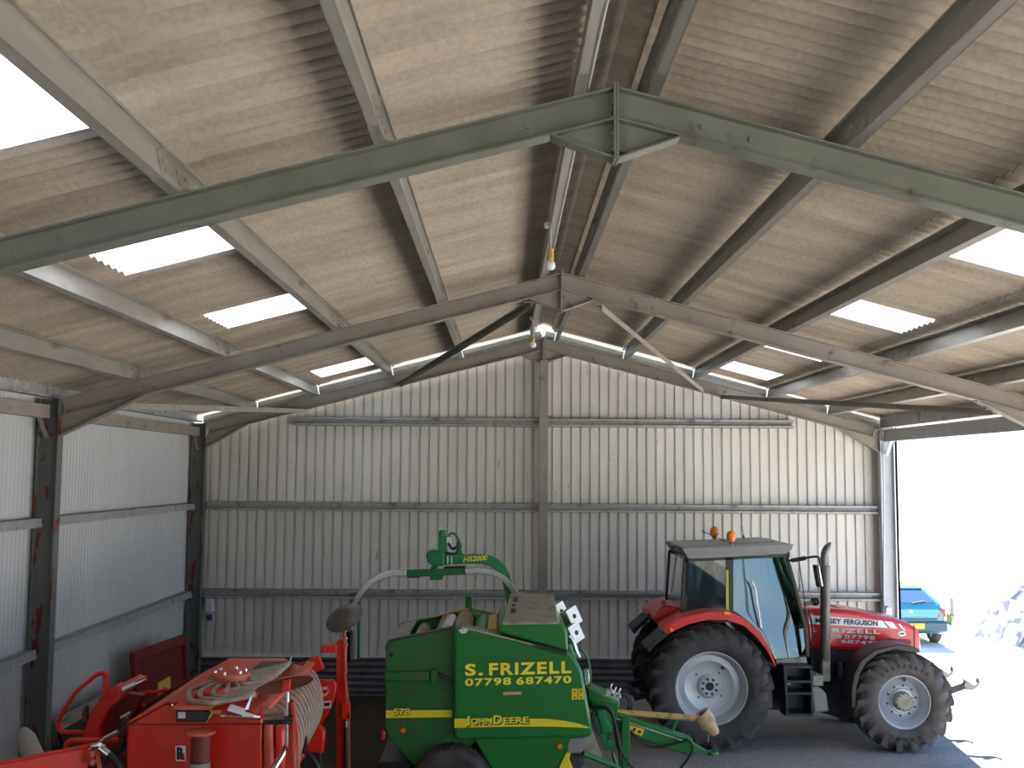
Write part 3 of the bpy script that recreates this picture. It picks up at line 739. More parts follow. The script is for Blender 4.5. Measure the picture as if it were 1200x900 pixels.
# glass: curved, leaning door panes
def pane(poly_l, poly_r, nx=10, bulge=.2, flip=False, lean=.085):
    m2 = MB(); n = nx
    for lay in (0, 1):
        b0 = len(m2.v)
        for i in range(n+1):
            t = i/n
            for (lx, ly), (rx, ry) in zip(poly_l, poly_r):
                q = at(lx+(rx-lx)*t, ly+(ry-ly)*t, Y=CN)
                y = CN+.012+bulge*t*t*.6+lean*(q.z-1.55)+lay*.006
                q = at(lx+(rx-lx)*t, ly+(ry-ly)*t, Y=y)
                if flip: y = CN+CFY-y
                m2.v.append(V((q.x, y, q.z)))
        k = len(poly_l)
        for i in range(n):
            for j in range(k-1): m2.f.append((b0+i*k+j, b0+(i+1)*k+j, b0+(i+1)*k+j+1, b0+i*k+j+1))
    return m2
LD = [(859.5,656.5),(859.5,676),(859.5,696),(859.5,715.5),(864,718),(876,727),(891,741),(900,756),(908,772)]
RD = [(920,650.5),(927,672),(934,696),(939,718),(941,728),(943,742),(944.5,752),(945,762),(945.5,770)]
pane(LD, RD, 14, .22).build('door_glass', 'cab_glass', tractor)
pane(LD, RD, 14, .22, True).build('door_glass', 'cab_glass', tractor)
LQ = [(805,658.5),(803,690),(802,719.5)]; RQ = [(850,656.5),(850,690),(850.5,715.5)]
pane(LQ, RQ, 4, 0, lean=-.02).build('side_glass', 'quarter_glass', tractor); pane(LQ, RQ, 4, 0, True, lean=-.02).build('side_glass', 'quarter_glass', tractor)
a, b = p(921.5,651,CN), p(946,738,CN); mb = MB(); mb.add([V((a.x,CN+.06,a.z)), V((b.x,CN+.06,b.z)), V((b.x,CFY-.06,b.z)), V((a.x,CFY-.06,a.z)), V((a.x+.006,CN+.06,a.z)), V((b.x+.006,CN+.06,b.z)), V((b.x+.006,CFY-.06,b.z)), V((a.x+.006,CFY-.06,a.z))], [(0,1,2,3),(4,5,6,7)]); mb.build('windscreen', 'quarter_glass', tractor)
a, b = p(803,656,CN), p(799,720,CN); mb = MB(); mb.add([V((a.x,CN+.06,a.z)), V((b.x,CN+.06,b.z)), V((b.x,CFY-.06,b.z)), V((a.x,CFY-.06,a.z)), V((a.x-.006,CN+.06,a.z)), V((b.x-.006,CN+.06,b.z)), V((b.x-.006,CFY-.06,b.z)), V((a.x-.006,CFY-.06,a.z))], [(0,1,2,3),(4,5,6,7)]); mb.build('rear_window', 'quarter_glass', tractor)
# door handle bar seen through the glass
mb = MB(); mb.tube(smoothpath([p(881,681,CN-.03), p(885,690,CN-.03), p(887,705,CN-.03), p(890,722,CN-.03), p(892,736,CN-.03)], 4), .016, 8); mb.build('grab_rail', 'white_paint', tractor)
# roof
mb = MB(); y0, y1 = CN-.06, CFY+.06
P = [at(x, y, Y=y0) for x, y in [(799,643.5),(806,654.5),(812,655.2),(921,649),(928,644),(930.5,638.5),(921,637.2),(850,640.5),(800,641.5)]]
mb.prism([V((q.x, y0, q.z)) for q in P], (0, y1-y0, 0)); roof = mb.build('cab_roof', 'cab_grey', tractor, bevel=.04, seg=3)
P = [at(x, y, Y=15.75) for x, y in [(836,641.5),(845,637.2),(905,634.5),(920,639)]]
mb = MB(); mb.prism([V((q.x, 15.75, q.z)) for q in P], (0, .9, 0)); mb.build('roof_hatch', 'cab_grey', roof, bevel=.025)
mb = MB(); mb.px([(788,640),(792,639),(797,642.5),(806,646),(804,652),(796,648),(789,645.5)], CN+.02, CN+.2); mb.build('work_light', 'black_paint', tractor, bevel=.012)
mb = MB(); mb.px([(924,642),(930,638.5),(930,646),(925,649)], CN-.03, CN+.2); mb.build('work_light', 'light_grey', tractor, bevel=.012)
for x, y, Y in ((857, 629.5, CN-.02), (837, 624, CFY-.1)):
    e = bpy.data.objects.new('beacon', None); COL.objects.link(e); c = at(x, y, Y=Y); place(e, c, tractor)
    k = Y/CN
    mb = MB(); mb.lathe([(0, .095), (.03, .092), (.062, .06), (.072, .01), (.066, -.03), (.045, -.065)], c, (0,0,1), 20); mb.build('beacon_lens', 'amber', e)
    mb = MB(); mb.lathe([(.05, -.05), (.035, -.085), (.022, -.10), (.018, -.12), (.018, -.24), (0, -.24)], c, (0,0,1), 14); mb.box(c.x-.03, c.x+.03, c.y-.02, c.y+.05, c.z-.25, c.z-.21); mb.build('beacon_stem', 'chrome', e)
mb = MB(); mb.tube([p(857,638,15.8), p(822,622,15.8)], .006, 6); mb.build('aerial', 'black_paint', tractor)
mb = MB(); mb.tube([p(872,636,16.6), p(871.3,627,16.6)], .014, 6); mb.tube([p(871.3,627,16.6), p(869.5,616,16.6)], .005, 6); mb.build('aerial', 'black_paint', tractor)
# seat, wheel, console
mb = MB(); mb.px([(824,716),(826,690),(831,668),(838,668),(840,692),(842,703),(862,704),(864,716)], 15.95, 16.45); mb.build('seat', 'skin_seat', tractor, bevel=.05, seg=3)
mb = MB(); c = p(893,694,16.2); ax = V((-.5,0,.85)).normalized(); u = V((0,1,0)); w2 = ax.cross(u)
mb.tube([c+(u*math.cos(2*PI*i/24)+w2*math.sin(2*PI*i/24))*.2 for i in range(24)], .016, 8, closed=True); mb.bar(c-u*.19, c+u*.19, .03, .015, ax); mb.bar(c, c-ax*.3, .05, .05); mb.build('steering_wheel', 'black_paint', tractor)
mb = MB(); mb.px([(893,712),(905,700),(925,702),(935,725),(940,760),(900,760)], 15.95, 16.45); mb.build('dashboard', 'black_paint', tractor, bevel=.03)
# mirrors
for Y, dm in ((CN-.02, 1), (CFY+.02, -1)):
    e = MB(); q = lambda x, y: V((at(x, y, Y=CN-.02).x, Y, at(x, y, Y=CN-.02).z)); o_ = V((0, -.10*dm, 0))
    e.tube(smoothpath([q(924,657), q(940,654)+o_*.5, q(953,651.6)+o_, q(957.5,654)+o_, q(959.5,664)+o_], 4), .017, 8); e.bar(q(927,657), q(943,653.5)+o_*.5, .03, .06); a_ = e.build('mirror_arm', 'black_paint', tractor)
    P = [q(x, y)+o_ for x, y in [(953,662),(956.5,661.5),(961,686),(957.5,688)]]
    e = MB(); e.prism(P, (0, .16*dm, 0)); e.build('mirror_head', 'black_paint', a_, bevel=.012)
    P = [q(x, y)+o_ for x, y in [(957,662.5),(957.8,662.5),(962,685.5),(961,686.5)]]
    e = MB(); e.prism(P, (0, .15*dm, 0)); e.build('mirror_glass', 'chrome', a_)
# lights and gear at the foot of the windscreen
mb = MB(); c = p(955,705,15.7); mb.sphere(c, .07, (1,1,.9)); mb.bar(p(943,708,15.6), c, .05, .05); mb.build('hood_lamp', 'black_paint', tractor)
mb = MB(); mb.tube([p(936,656,CN-.01), p(941,690,CN-.03), p(946,730,CN-.03)], .008, 6); mb.tube(smoothpath([p(947,714,15.7), p(951,730,15.68), p(952,752,15.68), p(946,764,15.68)], 4), .014, 8); mb.build('cable', 'hose_black', tractor)
# steps and tank
mb = MB(); 
for y in (782, 799, 813, 838):
    mb.px([(920,y-1.6),(951,y-1.6),(951,y+1.6),(920,y+1.6)], 15.22, 15.5)
mb.px([(918,780),(921.5,780),(924.5,839),(921.5,839)], 15.22, 15.5); mb.px([(949.5,785),(952,785),(954,839),(951,839)], 15.22, 15.5)
mb.build('access_steps', 'dark_metal', tractor, bevel=.006)
mb = MB(); mb.px([(914,779),(949,779),(951,836),(924,836)], 15.52, 15.9); mb.px([(947,790),(950,790),(951,800),(947,800)], 15.4, 15.9); mb.build('step_recess', 'black_paint', tractor)
mb = MB(); mb.px([(950,806),(957,804.5),(964,808),(969,814),(970.5,826),(972,834),(954,836)], 15.3, 15.85); mb.build('fuel_tank', 'cab_grey', tractor, bevel=.03, seg=3)
mb = MB(); mb.px([(952.5,792),(965,792),(965,804),(952.5,804)], 15.35, 15.7); mb.build('battery_box', 'beige_panel', tractor, bevel=.01)
mb = MB(); mb.lathe([(0, -.02), (.05, -.02), (.055, 0)], p(924,798,15.5), (0,1,0), 16); mb.build('step_lamp', 'white_paint', tractor)
# front linkage
for Y, xs_ in ((15.75, 0), (16.65, 1)):
    mb = MB(); A = at(1105, 818, Y=15.75); B = at(1131, 803, Y=15.75)
    A = V((A.x, Y, A.z)); B = V((B.x, Y, B.z)); mb.bar(A-V((.5,0,.1)), B, .05, .10); arm = mb.build('front_link', 'dark_metal', tractor, bevel=.008)
    P = [at(x, y, Y=15.75) for x, y in [(1127,795),(1133,797),(1138,801),(1141,802.5),(1144.5,800),(1145,796),(1144,793.5),(1146.5,795),(1147.5,799),(1145,804),(1140,808),(1132,808),(1128,803),(1130,799)]]
    mb = MB(); mb.prism([V((q.x, Y-.04, q.z)) for q in P], (0, .08, 0)); mb.build('link_hook', 'cab_grey', arm, bevel=.006)
mb = MB(); mb.px([(1078,800),(1100,806),(1108,822),(1100,826),(1078,822)], 15.7, 16.7); mb.build('front_hitch_frame', 'dark_metal', tractor, bevel=.02)
# ================================================================== ROUND BALER (side on, drawbar pointing at the tractor's rear wheel)
BY = 11.85; BB = 13.55                           # near and far sides of its body
baler = thing('round_baler', 'green round baler with yellow lettering parked in the middle of the shed', 'baler', (-1.1, 12.7, 0))
P3 = lambda x, y, Y=BY: at(x, y, Y=Y)
def xz(poly, Yref, y0, y1):
    m2 = MB(); m2.prism([V((q.x, y0, q.z)) for q in [at(x, y, Y=Yref) for x, y in poly]], (0, y1-y0, 0)); return m2
# side shields, near and far
SH = [(531.5,739),(534,736.5),(541,735.5),(603,750.5),(665,766),(672,770.5),(677.5,777.5),(682.5,787.5),(690,830),(694.5,857.5),(693.5,862),(689,864.2),(600,866.5),(540,867.5),(534.5,866),(532,861)]
sh = xz(SH, BY, BY, BY+.30).build('side_shield', 'baler_green', baler, bevel=.035, seg=3)
xz(SH, BY, BB-.30+.0, BB).build('side_shield', 'baler_green', baler, bevel=.035, seg=3)
xz([(541,734.2),(603,749.2),(664,764.6),(664,766.5),(603,751.2),(541,736)], BY, BY+.01, BY+.25).build('shield_edge', 'beige_panel', sh)
f = lambda x, y, d=.006: at(x, y, Y=BY-d)
lettering('owner_lettering', 'S.', 'letter_yellow', sh, f(545,792.3), f(566,791.7), f(545,778), bold=.035, space=1.2); lettering('owner_lettering', 'FRIZELL', 'letter_yellow', sh, f(573,791.5), f(669.5,788.9), f(573,777.3), bold=.035, space=1.18)
lettering('phone_lettering', '07798', 'letter_yellow', sh, f(545,804.2), f(599,802.6), f(545,795.3), bold=.03, space=1.15); lettering('phone_lettering', '687470', 'letter_yellow', sh, f(605,802.5), f(669.5,800.5), f(605,793.6), bold=.03, space=1.15)
mb = MB(); mb.px([(532.5,842.2),(600,842),(640,842.5),(660,844.5),(678,848),(690.5,852.3),(690,853.4),(675,852.3),(640,851.5),(600,851.5),(532.5,853)], BY-.004, BY-.0005)
mb.build('yellow_stripe', 'deere_yellow', sh, label='yellow stripe sweeping to a point along the shield', smooth=0)
for txt, xa, xb, cap in (('J',544.8,551,1), ('OHN',551.8,577,.74), ('D',578.2,588.5,1), ('EERE',589.8,619.6,.74)):
    for mt_, ox, oy, dd, bo in (('black_ink', 1.0, 1.2, .006, .075), ('letter_yellow', 0, 0, .011, .03)):
        yl = lambda x: 849.6-(x-544)*.03
        lettering('brand_lettering', txt, mt_, sh, f(xa+ox,yl(xa)+oy+(1.4 if txt == 'J' else 0),dd), f(xb+ox,yl(xb)+oy+(1.4 if txt == 'J' else 0),dd), f(xa+ox,yl(xa)+oy-10.2*cap,dd), bold=bo)
mb = MB(); mb.px([(589.5,811.3),(611,810.6),(611,814),(589.5,814.7)], BY-.004, BY-.0005); mb.build('maker_sticker', 'tan_plastic', sh, smooth=0)
for x0 in (670, 677.6):
    for y0 in (807, 813.6):
        mb = MB(); mb.px([(x0,y0),(x0+6.6,y0-.2),(x0+6.6,y0+6),(x0,y0+6.2)], BY-.004, BY-.0005); s_ = mb.build('warning_sticker', 'sticker_yellow', sh, smooth=0)
        mb = MB(); mb.px([(x0+2,y0+4.5),(x0+3.3,y0+1.5),(x0+4.6,y0+4.5)], BY-.007, BY-.003); mb.build('pictogram', 'black_ink', sh, smooth=0)
mb = MB(); mb.px([(537,738.3),(543,736.2),(549,737.6),(546,742),(541,742.6)], BY-.004, BY-.0005); mb.build('reflector', 'light_grey', sh, smooth=0)
# rear gate (tailgate) cheeks, a little further in than the shields
GY = BY+.13
GT = [(451.8,762),(452.5,755),(456,750.8),(500,742),(532,734.8),(540,738),(560,760),(560,868),(530,892),(484,897),(480,892),(467,877.5),(456,866),(451,853)]
gate = xz(GT, GY, GY, GY+.06).build('tailgate', 'green_worn', baler, bevel=.012)
xz(GT, GY, BB-.19, BB-.13).build('tailgate', 'green_worn', baler, bevel=.012)
xz([(451.2,787),(503,786),(503,797),(451.2,797.5)], GY, GY-.06, GY).build('gate_rib', 'green_worn', gate, bevel=.012)
xz([(505,784),(513,784),(513,800),(505,800)], GY, GY-.05, GY+.0).build('gate_bracket', 'green_worn', gate, bevel=.006)
mb = MB(); mb.bar(at(513,790,Y=GY-.03), at(531,800,Y=GY-.03), .05, .05); mb.build('gate_ram', 'dark_metal', gate)
xz([(451.5,762),(452.5,754.5),(456,750),(500,741),(532,734),(532,736),(500,743),(457,752),(454,756),(453.3,763)], GY, GY-.02, GY+.08).build('gate_edge', 'dark_metal', gate)
mb = MB(); mb.px([(452.3,832.6),(529.8,832.2),(529.8,840.4),(452.3,841.4)], GY-.005, GY-.0005); mb.build('yellow_stripe', 'deere_yellow', gate, label='plain yellow stripe across the tailgate', smooth=0)
lettering('model_number', '578', 'black_ink', gate, at(461.7,839.2,Y=GY-.007), at(481,838.8,Y=GY-.007), at(461.7,830.8,Y=GY-.007), bold=.07)
lettering('model_number', '578', 'letter_yellow', gate, at(461.2,838.2,Y=GY-.012), at(480.4,837.8,Y=GY-.012), at(461.2,830.4,Y=GY-.012), bold=.03)
mb = MB(); mb.lathe([(0, -.02), (.025, -.02), (.032, 0)], at(472.5,855.7,Y=GY), (0,1,0), 16); mb.build('side_reflector', 'amber', gate)
mb = MB(); mb.lathe([(0, -.004), (.022, -.004), (.024, 0)], at(458.5,767.5,Y=GY), (0,1,0), 16); mb.build('pivot_hole', 'bolt_hole', gate)
mb = MB(); mb.px([(447,857.5),(451,857.5),(451,867),(447,867)], GY-.02, GY+.1); mb.build('tail_lamp', 'lens_red', baler, bevel=.006)
mb = MB(); mb.bar(at(450,853,Y=GY+.02), at(456,858,Y=GY+.02), .03, .03); mb.build('lamp_bracket', 'dark_metal', baler)
# tailgate back: curved sheet between the cheeks (beige, seen from above) and belts
q1, q2, q3, q4 = [at(x, y, Y=GY) for x, y in ((472,747.5),(453.5,754),(451.5,790),(452,850))]
mb = MB(); rings = []
top_ = [at(x, y, Y=GY) for x, y in ((476,747),(456.5,751.5),(453,757),(452,790),(452,852),(466,876))]
for lay in (0, .012):
    rings.append([V((p.x+lay, GY+.06, p.z-lay)) for p in top_]); rings.append([V((p.x+lay, BB-.19, p.z-lay)) for p in top_])
mb.add(rings[0]+rings[1]+rings[2]+rings[3], [(i, i+1, 6+i+1, 6+i) for i in range(5)]+[(12+i, 12+i+1, 18+i+1, 18+i) for i in range(5)])
mb.build('gate_back', 'beige_panel', baler, smooth=60)
# rollers across the bale chamber
for x, y, r, mt in ((488,756,.075,'roller'), (518,745,.085,'roller'), (541,744,.11,'roller'), (563,748,.10,'baler_green'), (575,760,.09,'roller')):
    c = at(x, y, Y=GY+.08); mb = MB(); mb.lathe([(0, 0), (r*.4, 0), (r*.4, .03), (r, .03), (r, BB-.24-GY-.11), (0, BB-.24-GY-.11)], (c.x, GY+.08, c.z), (0,1,0), 20)
    mb.build('roller', mt, baler)
a, b = at(524,738,Y=GY+.1), at(531,728,Y=GY+.6); mb = MB(); mb.tube([at(523,736,Y=GY+.12), at(530,724.5,Y=GY+.9)], .055, 14); mb.build('spare_tube', 'light_grey', baler, label='pale tube lying over the rollers')
mb = MB(); mb.px([(460,760),(530,744),(600,756),(600,860),(480,880)], GY+.5, GY+.52); mb.build('belt', 'rubber', baler)
mb = MB(); mb.px([(571,735),(583,735),(592,770),(571,770)], BY+.3, BB-.3); mb.build('crop_residue', 'tan_plastic', baler, bevel=.02)
# frame beams round the top opening
Zt = at(541,735.5,Y=BY+.15).z
x0, x1 = at(535,736,Y=BY).x, at(586,740,Y=BY).x
fx0 = at(549,712.5,Y=BB).x; c_ = at(549,712.5,Y=BB)
mb = MB(); mb.prism([at(x, y, Y=BB-.19) for x, y in ((482,729),(549,712.5),(549,716),(482,733))], (0, .05, 0)); mb.build('gate_top_rail', 'tan_plastic', baler)
mb = MB(); mb.prism([at(x, y, Y=BB-.05) for x, y in ((549,712),(592,721.5),(592,726),(549,717))], (0, .05, 0)); mb.build('frame_rail', 'beige_panel', baler)
mb = MB(); p_ = at(549.5,722,Y=BB); mb.box(p_.x-.045, p_.x+.045, BB-.06, BB+.03, 1.5, at(549,698,Y=BB).z); mb.build('frame_post', 'baler_green', baler, bevel=.01)
# hood over the net box
HY = BY-.02
hood = xz([(582.5,741),(586,731.5),(656,730.5),(661,733),(665,741),(666,764)], HY, HY, BB-.15).build('net_hood', 'baler_green', baler, bevel=.03, seg=3)
zz = at(620,731,Y=HY).z
def topq(x, y): return at(x, y, Z=zz+.012)
mb = MB(); A = [at(586,731.3,Y=HY+.01), at(656.5,730,Y=HY+.01)]
B_ = [V((A[0].x+.12, BB-.17, zz+.16)), V((A[1].x-.0, BB-.17, zz+.16))]
pts = [V((A[0].x, A[0].y, zz-.04)), V((A[1].x, A[1].y, zz-.04)), V((B_[1].x, B_[1].y, zz-.04)), V((B_[0].x, B_[0].y, zz-.04)),
       V((A[0].x+.03, A[0].y, zz+.02)), V((A[1].x-.01, A[1].y, zz+.02)), B_[1], B_[0]]
mb.hexa(pts); mb.build('hood_lid', 'beige_panel', hood, bevel=.02)
def lidp(u, v): return pts[4]*(1-u)*(1-v)+pts[5]*u*(1-v)+pts[6]*u*v+pts[7]*(1-u)*v
nl_ = (pts[5]-pts[4]).cross(pts[7]-pts[4]).normalized()
for v0, v1, u1 in ((.28,.42,.2), (.52,.58,.17), (.68,.84,.2)):
    mb = MB(); q = [lidp(.10, v0), lidp(u1, v0), lidp(u1, v1), lidp(.10, v1)]; mb.prism(q, nl_*.004); mb.build('vent_slots', 'dark_metal', hood, smooth=0)
xz([(627,753.5),(664,763.5),(664,768),(627,757.5)], HY, HY-.0, HY+.4).build('hood_gap', 'bolt_hole', baler)
# body under the shields
xz([(553,862),(692,860),(668,866),(657,898),(640,903),(575,901),(566,885)], BY+.06, BY+.06, BB-.06).build('lower_body', 'baler_green', baler, bevel=.02)
mb = MB(); mb.lathe([(0, -.02), (.025, -.02), (.032, 0)], at(656,874.8,Y=BY+.05), (0,1,0), 16); mb.build('side_reflector', 'amber', baler)
xz([(667,865),(686,865),(681,882.5),(664,883)], BY+.1, BY+.1, BY+.7).build('intake_duct', 'cab_grey', baler, bevel=.01)
xz([(684.5,865),(694,853),(706.5,889.5),(681,881)], BY+.3, BY+.3, BY+.33).build('pickup_shield', 'beige_panel', baler)
xz([(656,898),(663.5,882),(669,882),(667,890),(673,905),(655,905)], BY+.04, BY+.04, BY+.12).build('pickup_bracket', 'deere_yellow', baler, bevel=.008)
mb = MB(); mb.tube([at(683,883,Y=BY+.2), at(723,899,Y=BY+.4)], .03, 10); mb.build('pickup_bar', 'baler_green', baler)
mb = MB(); mb.tube([at(718,882,Y=BY+.5), at(723,899,Y=BY+.5)], .02, 8); mb.build('pickup_stay', 'baler_green', baler)
mb = MB(); mb.px([(442,894),(446,893),(480,893.5),(480,899),(500,915),(446,915)], GY, BB-.2); mb.build('bale_ramp', 'black_paint', baler, bevel=.03)
mb = MB(); c = at(668,893,Y=BY+.3); mb.lathe([(0, 0), (.12, 0), (.16, .03), (.16, .15), (0, .17)], c, (0,1,0), 20); mb.build('pickup_wheel', 'rubber', baler)
# running wheels
for y0, sg in ((BY-.16, 1), (BB+.16, -1)):
    e = bpy.data.objects.new('road_wheel', None); COL.objects.link(e); cx = at(529.5,890,Y=BY-.1).x; R = at(529.5,876.5,Y=BY-.1).z/2; place(e, (cx, y0+sg*.19, R), baler)
    mb = MB(); h = .19; prof = [(R*.5, -h*.8), (R*.62, -h), (R*.85, -h), (R*.96, -h*.8), (R, -h*.5), (R, h*.5), (R*.96, h*.8), (R*.85, h), (R*.62, h), (R*.5, h*.8)]
    mb.lathe(prof, (cx, y0+sg*h, R), (0,1,0), 56)
    for i in range(44):
        a = 2*PI*i/44; d = V((math.cos(a), 0, math.sin(a))); t_ = V((-math.sin(a), 0, math.cos(a)))
        mb.obox(V((cx, y0+sg*h, R))+d*R*.985, d*.014, V((0, h*.62, 0)), t_*.014)
    mb.build('tyre', 'rubber', e)
    mb = MB(); mb.lathe([(0, .06), (.07, .06), (.08, .1), (R*.40, .1), (R*.47, .03), (R*.54, .025), (R*.52, .06), (R*.5, .1)], (cx, y0+(0 if sg > 0 else 0), R), (0, sg, 0), 40); mb.build('rim', 'deere_yellow', e)
mb = MB(); cx = at(529.5,890,Y=BY-.1).x; mb.box(cx-.06, cx+.06, BY+.1, BB-.1, .37, .49); mb.build('axle', 'dark_metal', baler)
# drawbar
DYc = 12.70
d = lambda x, y, Y=DYc: at(x, y, Y=Y)
xz([(688.5,809),(692,808),(727,823),(722,840),(700,835),(690,830)], DYc-.25, DYc-.25, DYc+.25).build('gearbox_housing', 'baler_green', baler, bevel=.015)
mb = MB(); mb.prism([at(x, y, Y=DYc-.27) for x, y in ((690,818),(725.5,823.8),(722,840),(715,846),(700,838))], (0, .04, 0)); mb.build('drawbar_cheek', 'baler_green', baler, bevel=.008)
a, b = d(716,843), d(808,874); 
mb = MB(); mb.bar(d(700,836), b, .16, .20); bar_ = mb.build('drawbar', 'baler_green', baler, bevel=.02)
mb = MB(); mb.loft([[d(806,866.5)+V((0,-.08,0)), d(806,866.5)+V((0,.08,0)), d(804,879.5)+V((0,.08,0)), d(804,879.5)+V((0,-.08,0))], [d(829,880)+V((0,-.04,0)), d(829,880)+V((0,.04,0)), d(828,883.5)+V((0,.04,0)), d(828,883.5)+V((0,-.04,0))]]); mb.build('drawbar_nose', 'baler_green', baler, bevel=.008)
mb = MB(); c = d(834.5,882.3); mb.tube([c+V((math.cos(2*PI*i/20)*.055, math.sin(2*PI*i/20)*.055, 0)) for i in range(20)], .022, 10, closed=True); mb.build('hitch_ring', 'baler_green', baler)
mb = MB(); n_ = DYc-.083; mb.prism([at(x, y, Y=n_) for x, y in ((738.5,849.5),(755,854.5),(752.5,862.5),(736.5,857))], (0, -.004, 0)); mb.build('warning_sticker', 'sticker_yellow', bar_, smooth=0)
for q in (((741,856.5),(743,852.5),(745,853.2),(744,857.5)), ((747,858.8),(748.5,855.5),(751.5,856.6),(750.5,859.8))):
    mb = MB(); mb.prism([at(x, y, Y=n_-.005) for x, y in q], (0, -.003, 0)); mb.build('pictogram', 'black_ink', bar_, smooth=0)
# power shaft in its guard, cone end on a rest
S0, S1 = d(720,834,DYc+.02), d(819,842,DYc-.02)
mb = MB(); mb.tube([S0, S1], .036, 18); pto = mb.build('power_shaft', 'tan_plastic', baler)
mb = MB(); ax = (d(838,858)-d(823,838)).normalized(); c = d(830,848)
mb.lathe([(.055, -.14), (.10, -.15), (.108, -.15), (.115, -.05), (.10, .02), (.07, .07), (.06, .13), (.045, .15), (.0, .15)], c, ax, 28); mb.lathe([(.095, -.148), (.08, .0), (0, .01)], c, ax, 24); mb.build('guard_cone', 'tan_guard', pto)
mb = MB(); mb.tube([d(794,843), d(786,861)], .018, 8); mb.build('shaft_rest', 'baler_green', baler)
mb = MB(); mb.tube([d(830,860,DYc-.05), d(830,870,DYc-.05)], .006, 6); mb.build('guard_chain', 'chrome', pto)
mb = MB(); mb.tube([d(722,842,DYc-.08), d(800,868,DYc-.085)], .010, 8); mb.build('hydraulic_pipe', 'stainless', baler)
# jockey stand
mb = MB(); g = d(733,860,DYc-.14); mb.box(g.x-.045, g.x+.045, g.y-.045, g.y+.045, .04, d(733,843,DYc-.14).z); mb.box(g.x-.12, g.x+.12, g.y-.1, g.y+.1, 0, .04); mb.build('parking_stand', 'baler_green', baler, bevel=.006)
# pump, fittings and hoses in front of the shield
xz([(698,832),(710,831),(712,846),(717,850),(718,860),(705,861),(702,846)], DYc-.55, DYc-.55, DYc-.3).build('hydraulic_pump', 'wrapper_green', baler, bevel=.02)
mb = MB(); mb.bar(d(698,838,12.2), d(712,878,12.2), .05, .06); mb.bar(d(712,866,12.2), d(720,880,12.2), .06, .08); mb.build('pickup_lift', 'wrapper_green', baler, bevel=.008)
hl = [[(703,862),(694,850),(694,838),(699,829),(708,827.5),(716,833),(721,848),(724,864),(728,880),(738,896),(750,906)],
      [(701,856),(696,845),(697,834),(703,829.5),(711,831),(718,840),(721,856),(723,872),(726,884),(727,898)],
      [(739,856),(748,866),(762,875),(780,874),(800,869),(806,866)], [(808,868),(812,875),(808,886),(800,897),(792,906)]]
for i, h in enumerate(hl):
    mb = MB(); mb.tube(smoothpath([at(x, y, Y=12.15+.03*i if i < 2 else DYc-.12) for x, y in h], 5), .014, 8); mb.build('hose', 'hose_black', baler)
for x, y, w_ in ((714,811,.09), (719,815,.07), (724,816,.06)):
    mb = MB(); c = at(x, y, Y=DYc); mb.box(c.x-w_/2, c.x+w_/2, c.y-.05, c.y+.05, c.z-.04, c.z+.04); mb.tube([c, c+V((.03,0,.1))], .012, 8); mb.build('hydraulic_valve', 'chrome', baler, bevel=.006)
for k in range(2):
    mb = MB(); mb.tube(smoothpath([at(x, y, Y=DYc+.1*k) for x, y in ((720,815),(727+3*k,814-1.5*k),(735+3*k,817),(738+3*k,825),(736+3*k,832))], 4), .016, 8); mb.build('hose', 'hose_black', baler)
# switch boxes and green pipe at the front
for i, (cx, cy, Y) in enumerate(((657.5,716.5,13.0), (672.5,722.2,12.5), (675,741.5,12.3))):
    c = at(cx, cy, Y=Y); k = 1230/Y/104
    ex = V((.82,-.42,.36)).normalized(); 
    n1 = V((.62,-.74,.25)).normalized(); u1 = V((.45,.55,.0)); u1 = (u1-n1*u1.dot(n1)).normalized(); v1 = n1.cross(u1)
    a_ = math.radians(18); u2 = u1*math.cos(a_)+v1*math.sin(a_); v2 = n1.cross(u2)
    mb = MB(); mb.obox(c-n1*.06, u2*.082, v2*.095, n1*.06); bx_ = mb.build('control_box', 'beige_panel', baler, bevel=.006)
    mb = MB(); mb.obox(c+n1*.004, u2*.09, v2*.103, n1*.005); mb.build('box_face', 'white_paint', bx_, label='white face plate')
    mb = MB(); mb.lathe([(0, .0), (.026, .0), (.03, -.012)], c+n1*.014, n1, 20); mb.build('box_hole', 'bolt_hole', bx_)
mb = MB(); mb.tube(smoothpath([at(x, y, Y=12.2) for x, y in ((677,761),(683,763),(689,773),(692,790),(691,802),(687,805))], 5), .013, 8); mb.build('grab_hoop', 'wrapper_green', baler)
mb = MB(); mb.tube(smoothpath([at(x, y, Y=12.1) for x, y in ((667,745),(672,752),(676,764),(679,770))], 5), .022, 8); mb.build('feed_pipe', 'stainless', baler)
mb = MB(); mb.px([(684,786),(690,784),(691,802),(686,804)], 12.1, 12.2); mb.build('front_bracket', 'stainless', baler, bevel=.006)
# ================================================================== BALE WRAPPER behind the baler
WY = 15.1
wrapper = thing('bale_wrapper', 'green bale wrapper with curved silver arms standing behind the baler', 'bale wrapper', (-.8, 15.1, 0))
w_ = lambda x, y, Y=WY: at(x, y, Y=Y)
mb = MB(); path = smoothpath([w_(599,800), w_(599,720), w_(598,700), w_(594,680), w_(586,665), w_(575,657.5), w_(562,655), w_(535,655.5), w_(528,656)], 6)
# tapering box-section mast
rings = []
for i, p in enumerate(path):
    a = path[max(0, i-1)]; b = path[min(len(path)-1, i+1)]; t = (b-a).normalized(); s_ = V((0,1,0)); n_ = t.cross(s_).normalized()
    k = .055+.012*math.sin(PI*min(1, i/len(path)))
    rings.append([p+n_*k+s_*.06, p+n_*k-s_*.06, p-n_*k-s_*.06, p-n_*k+s_*.06])
mb.loft(rings); mast = mb.build('mast', 'wrapper_green', wrapper, bevel=.008)
q = lambda x, y: at(x, y, Y=WY-.065)
lettering('model_lettering', 'HS2000', 'letter_yellow', mast, q(543,658.6), q(571.5,656.6), q(543,652.4), bold=.01, shear=.25)
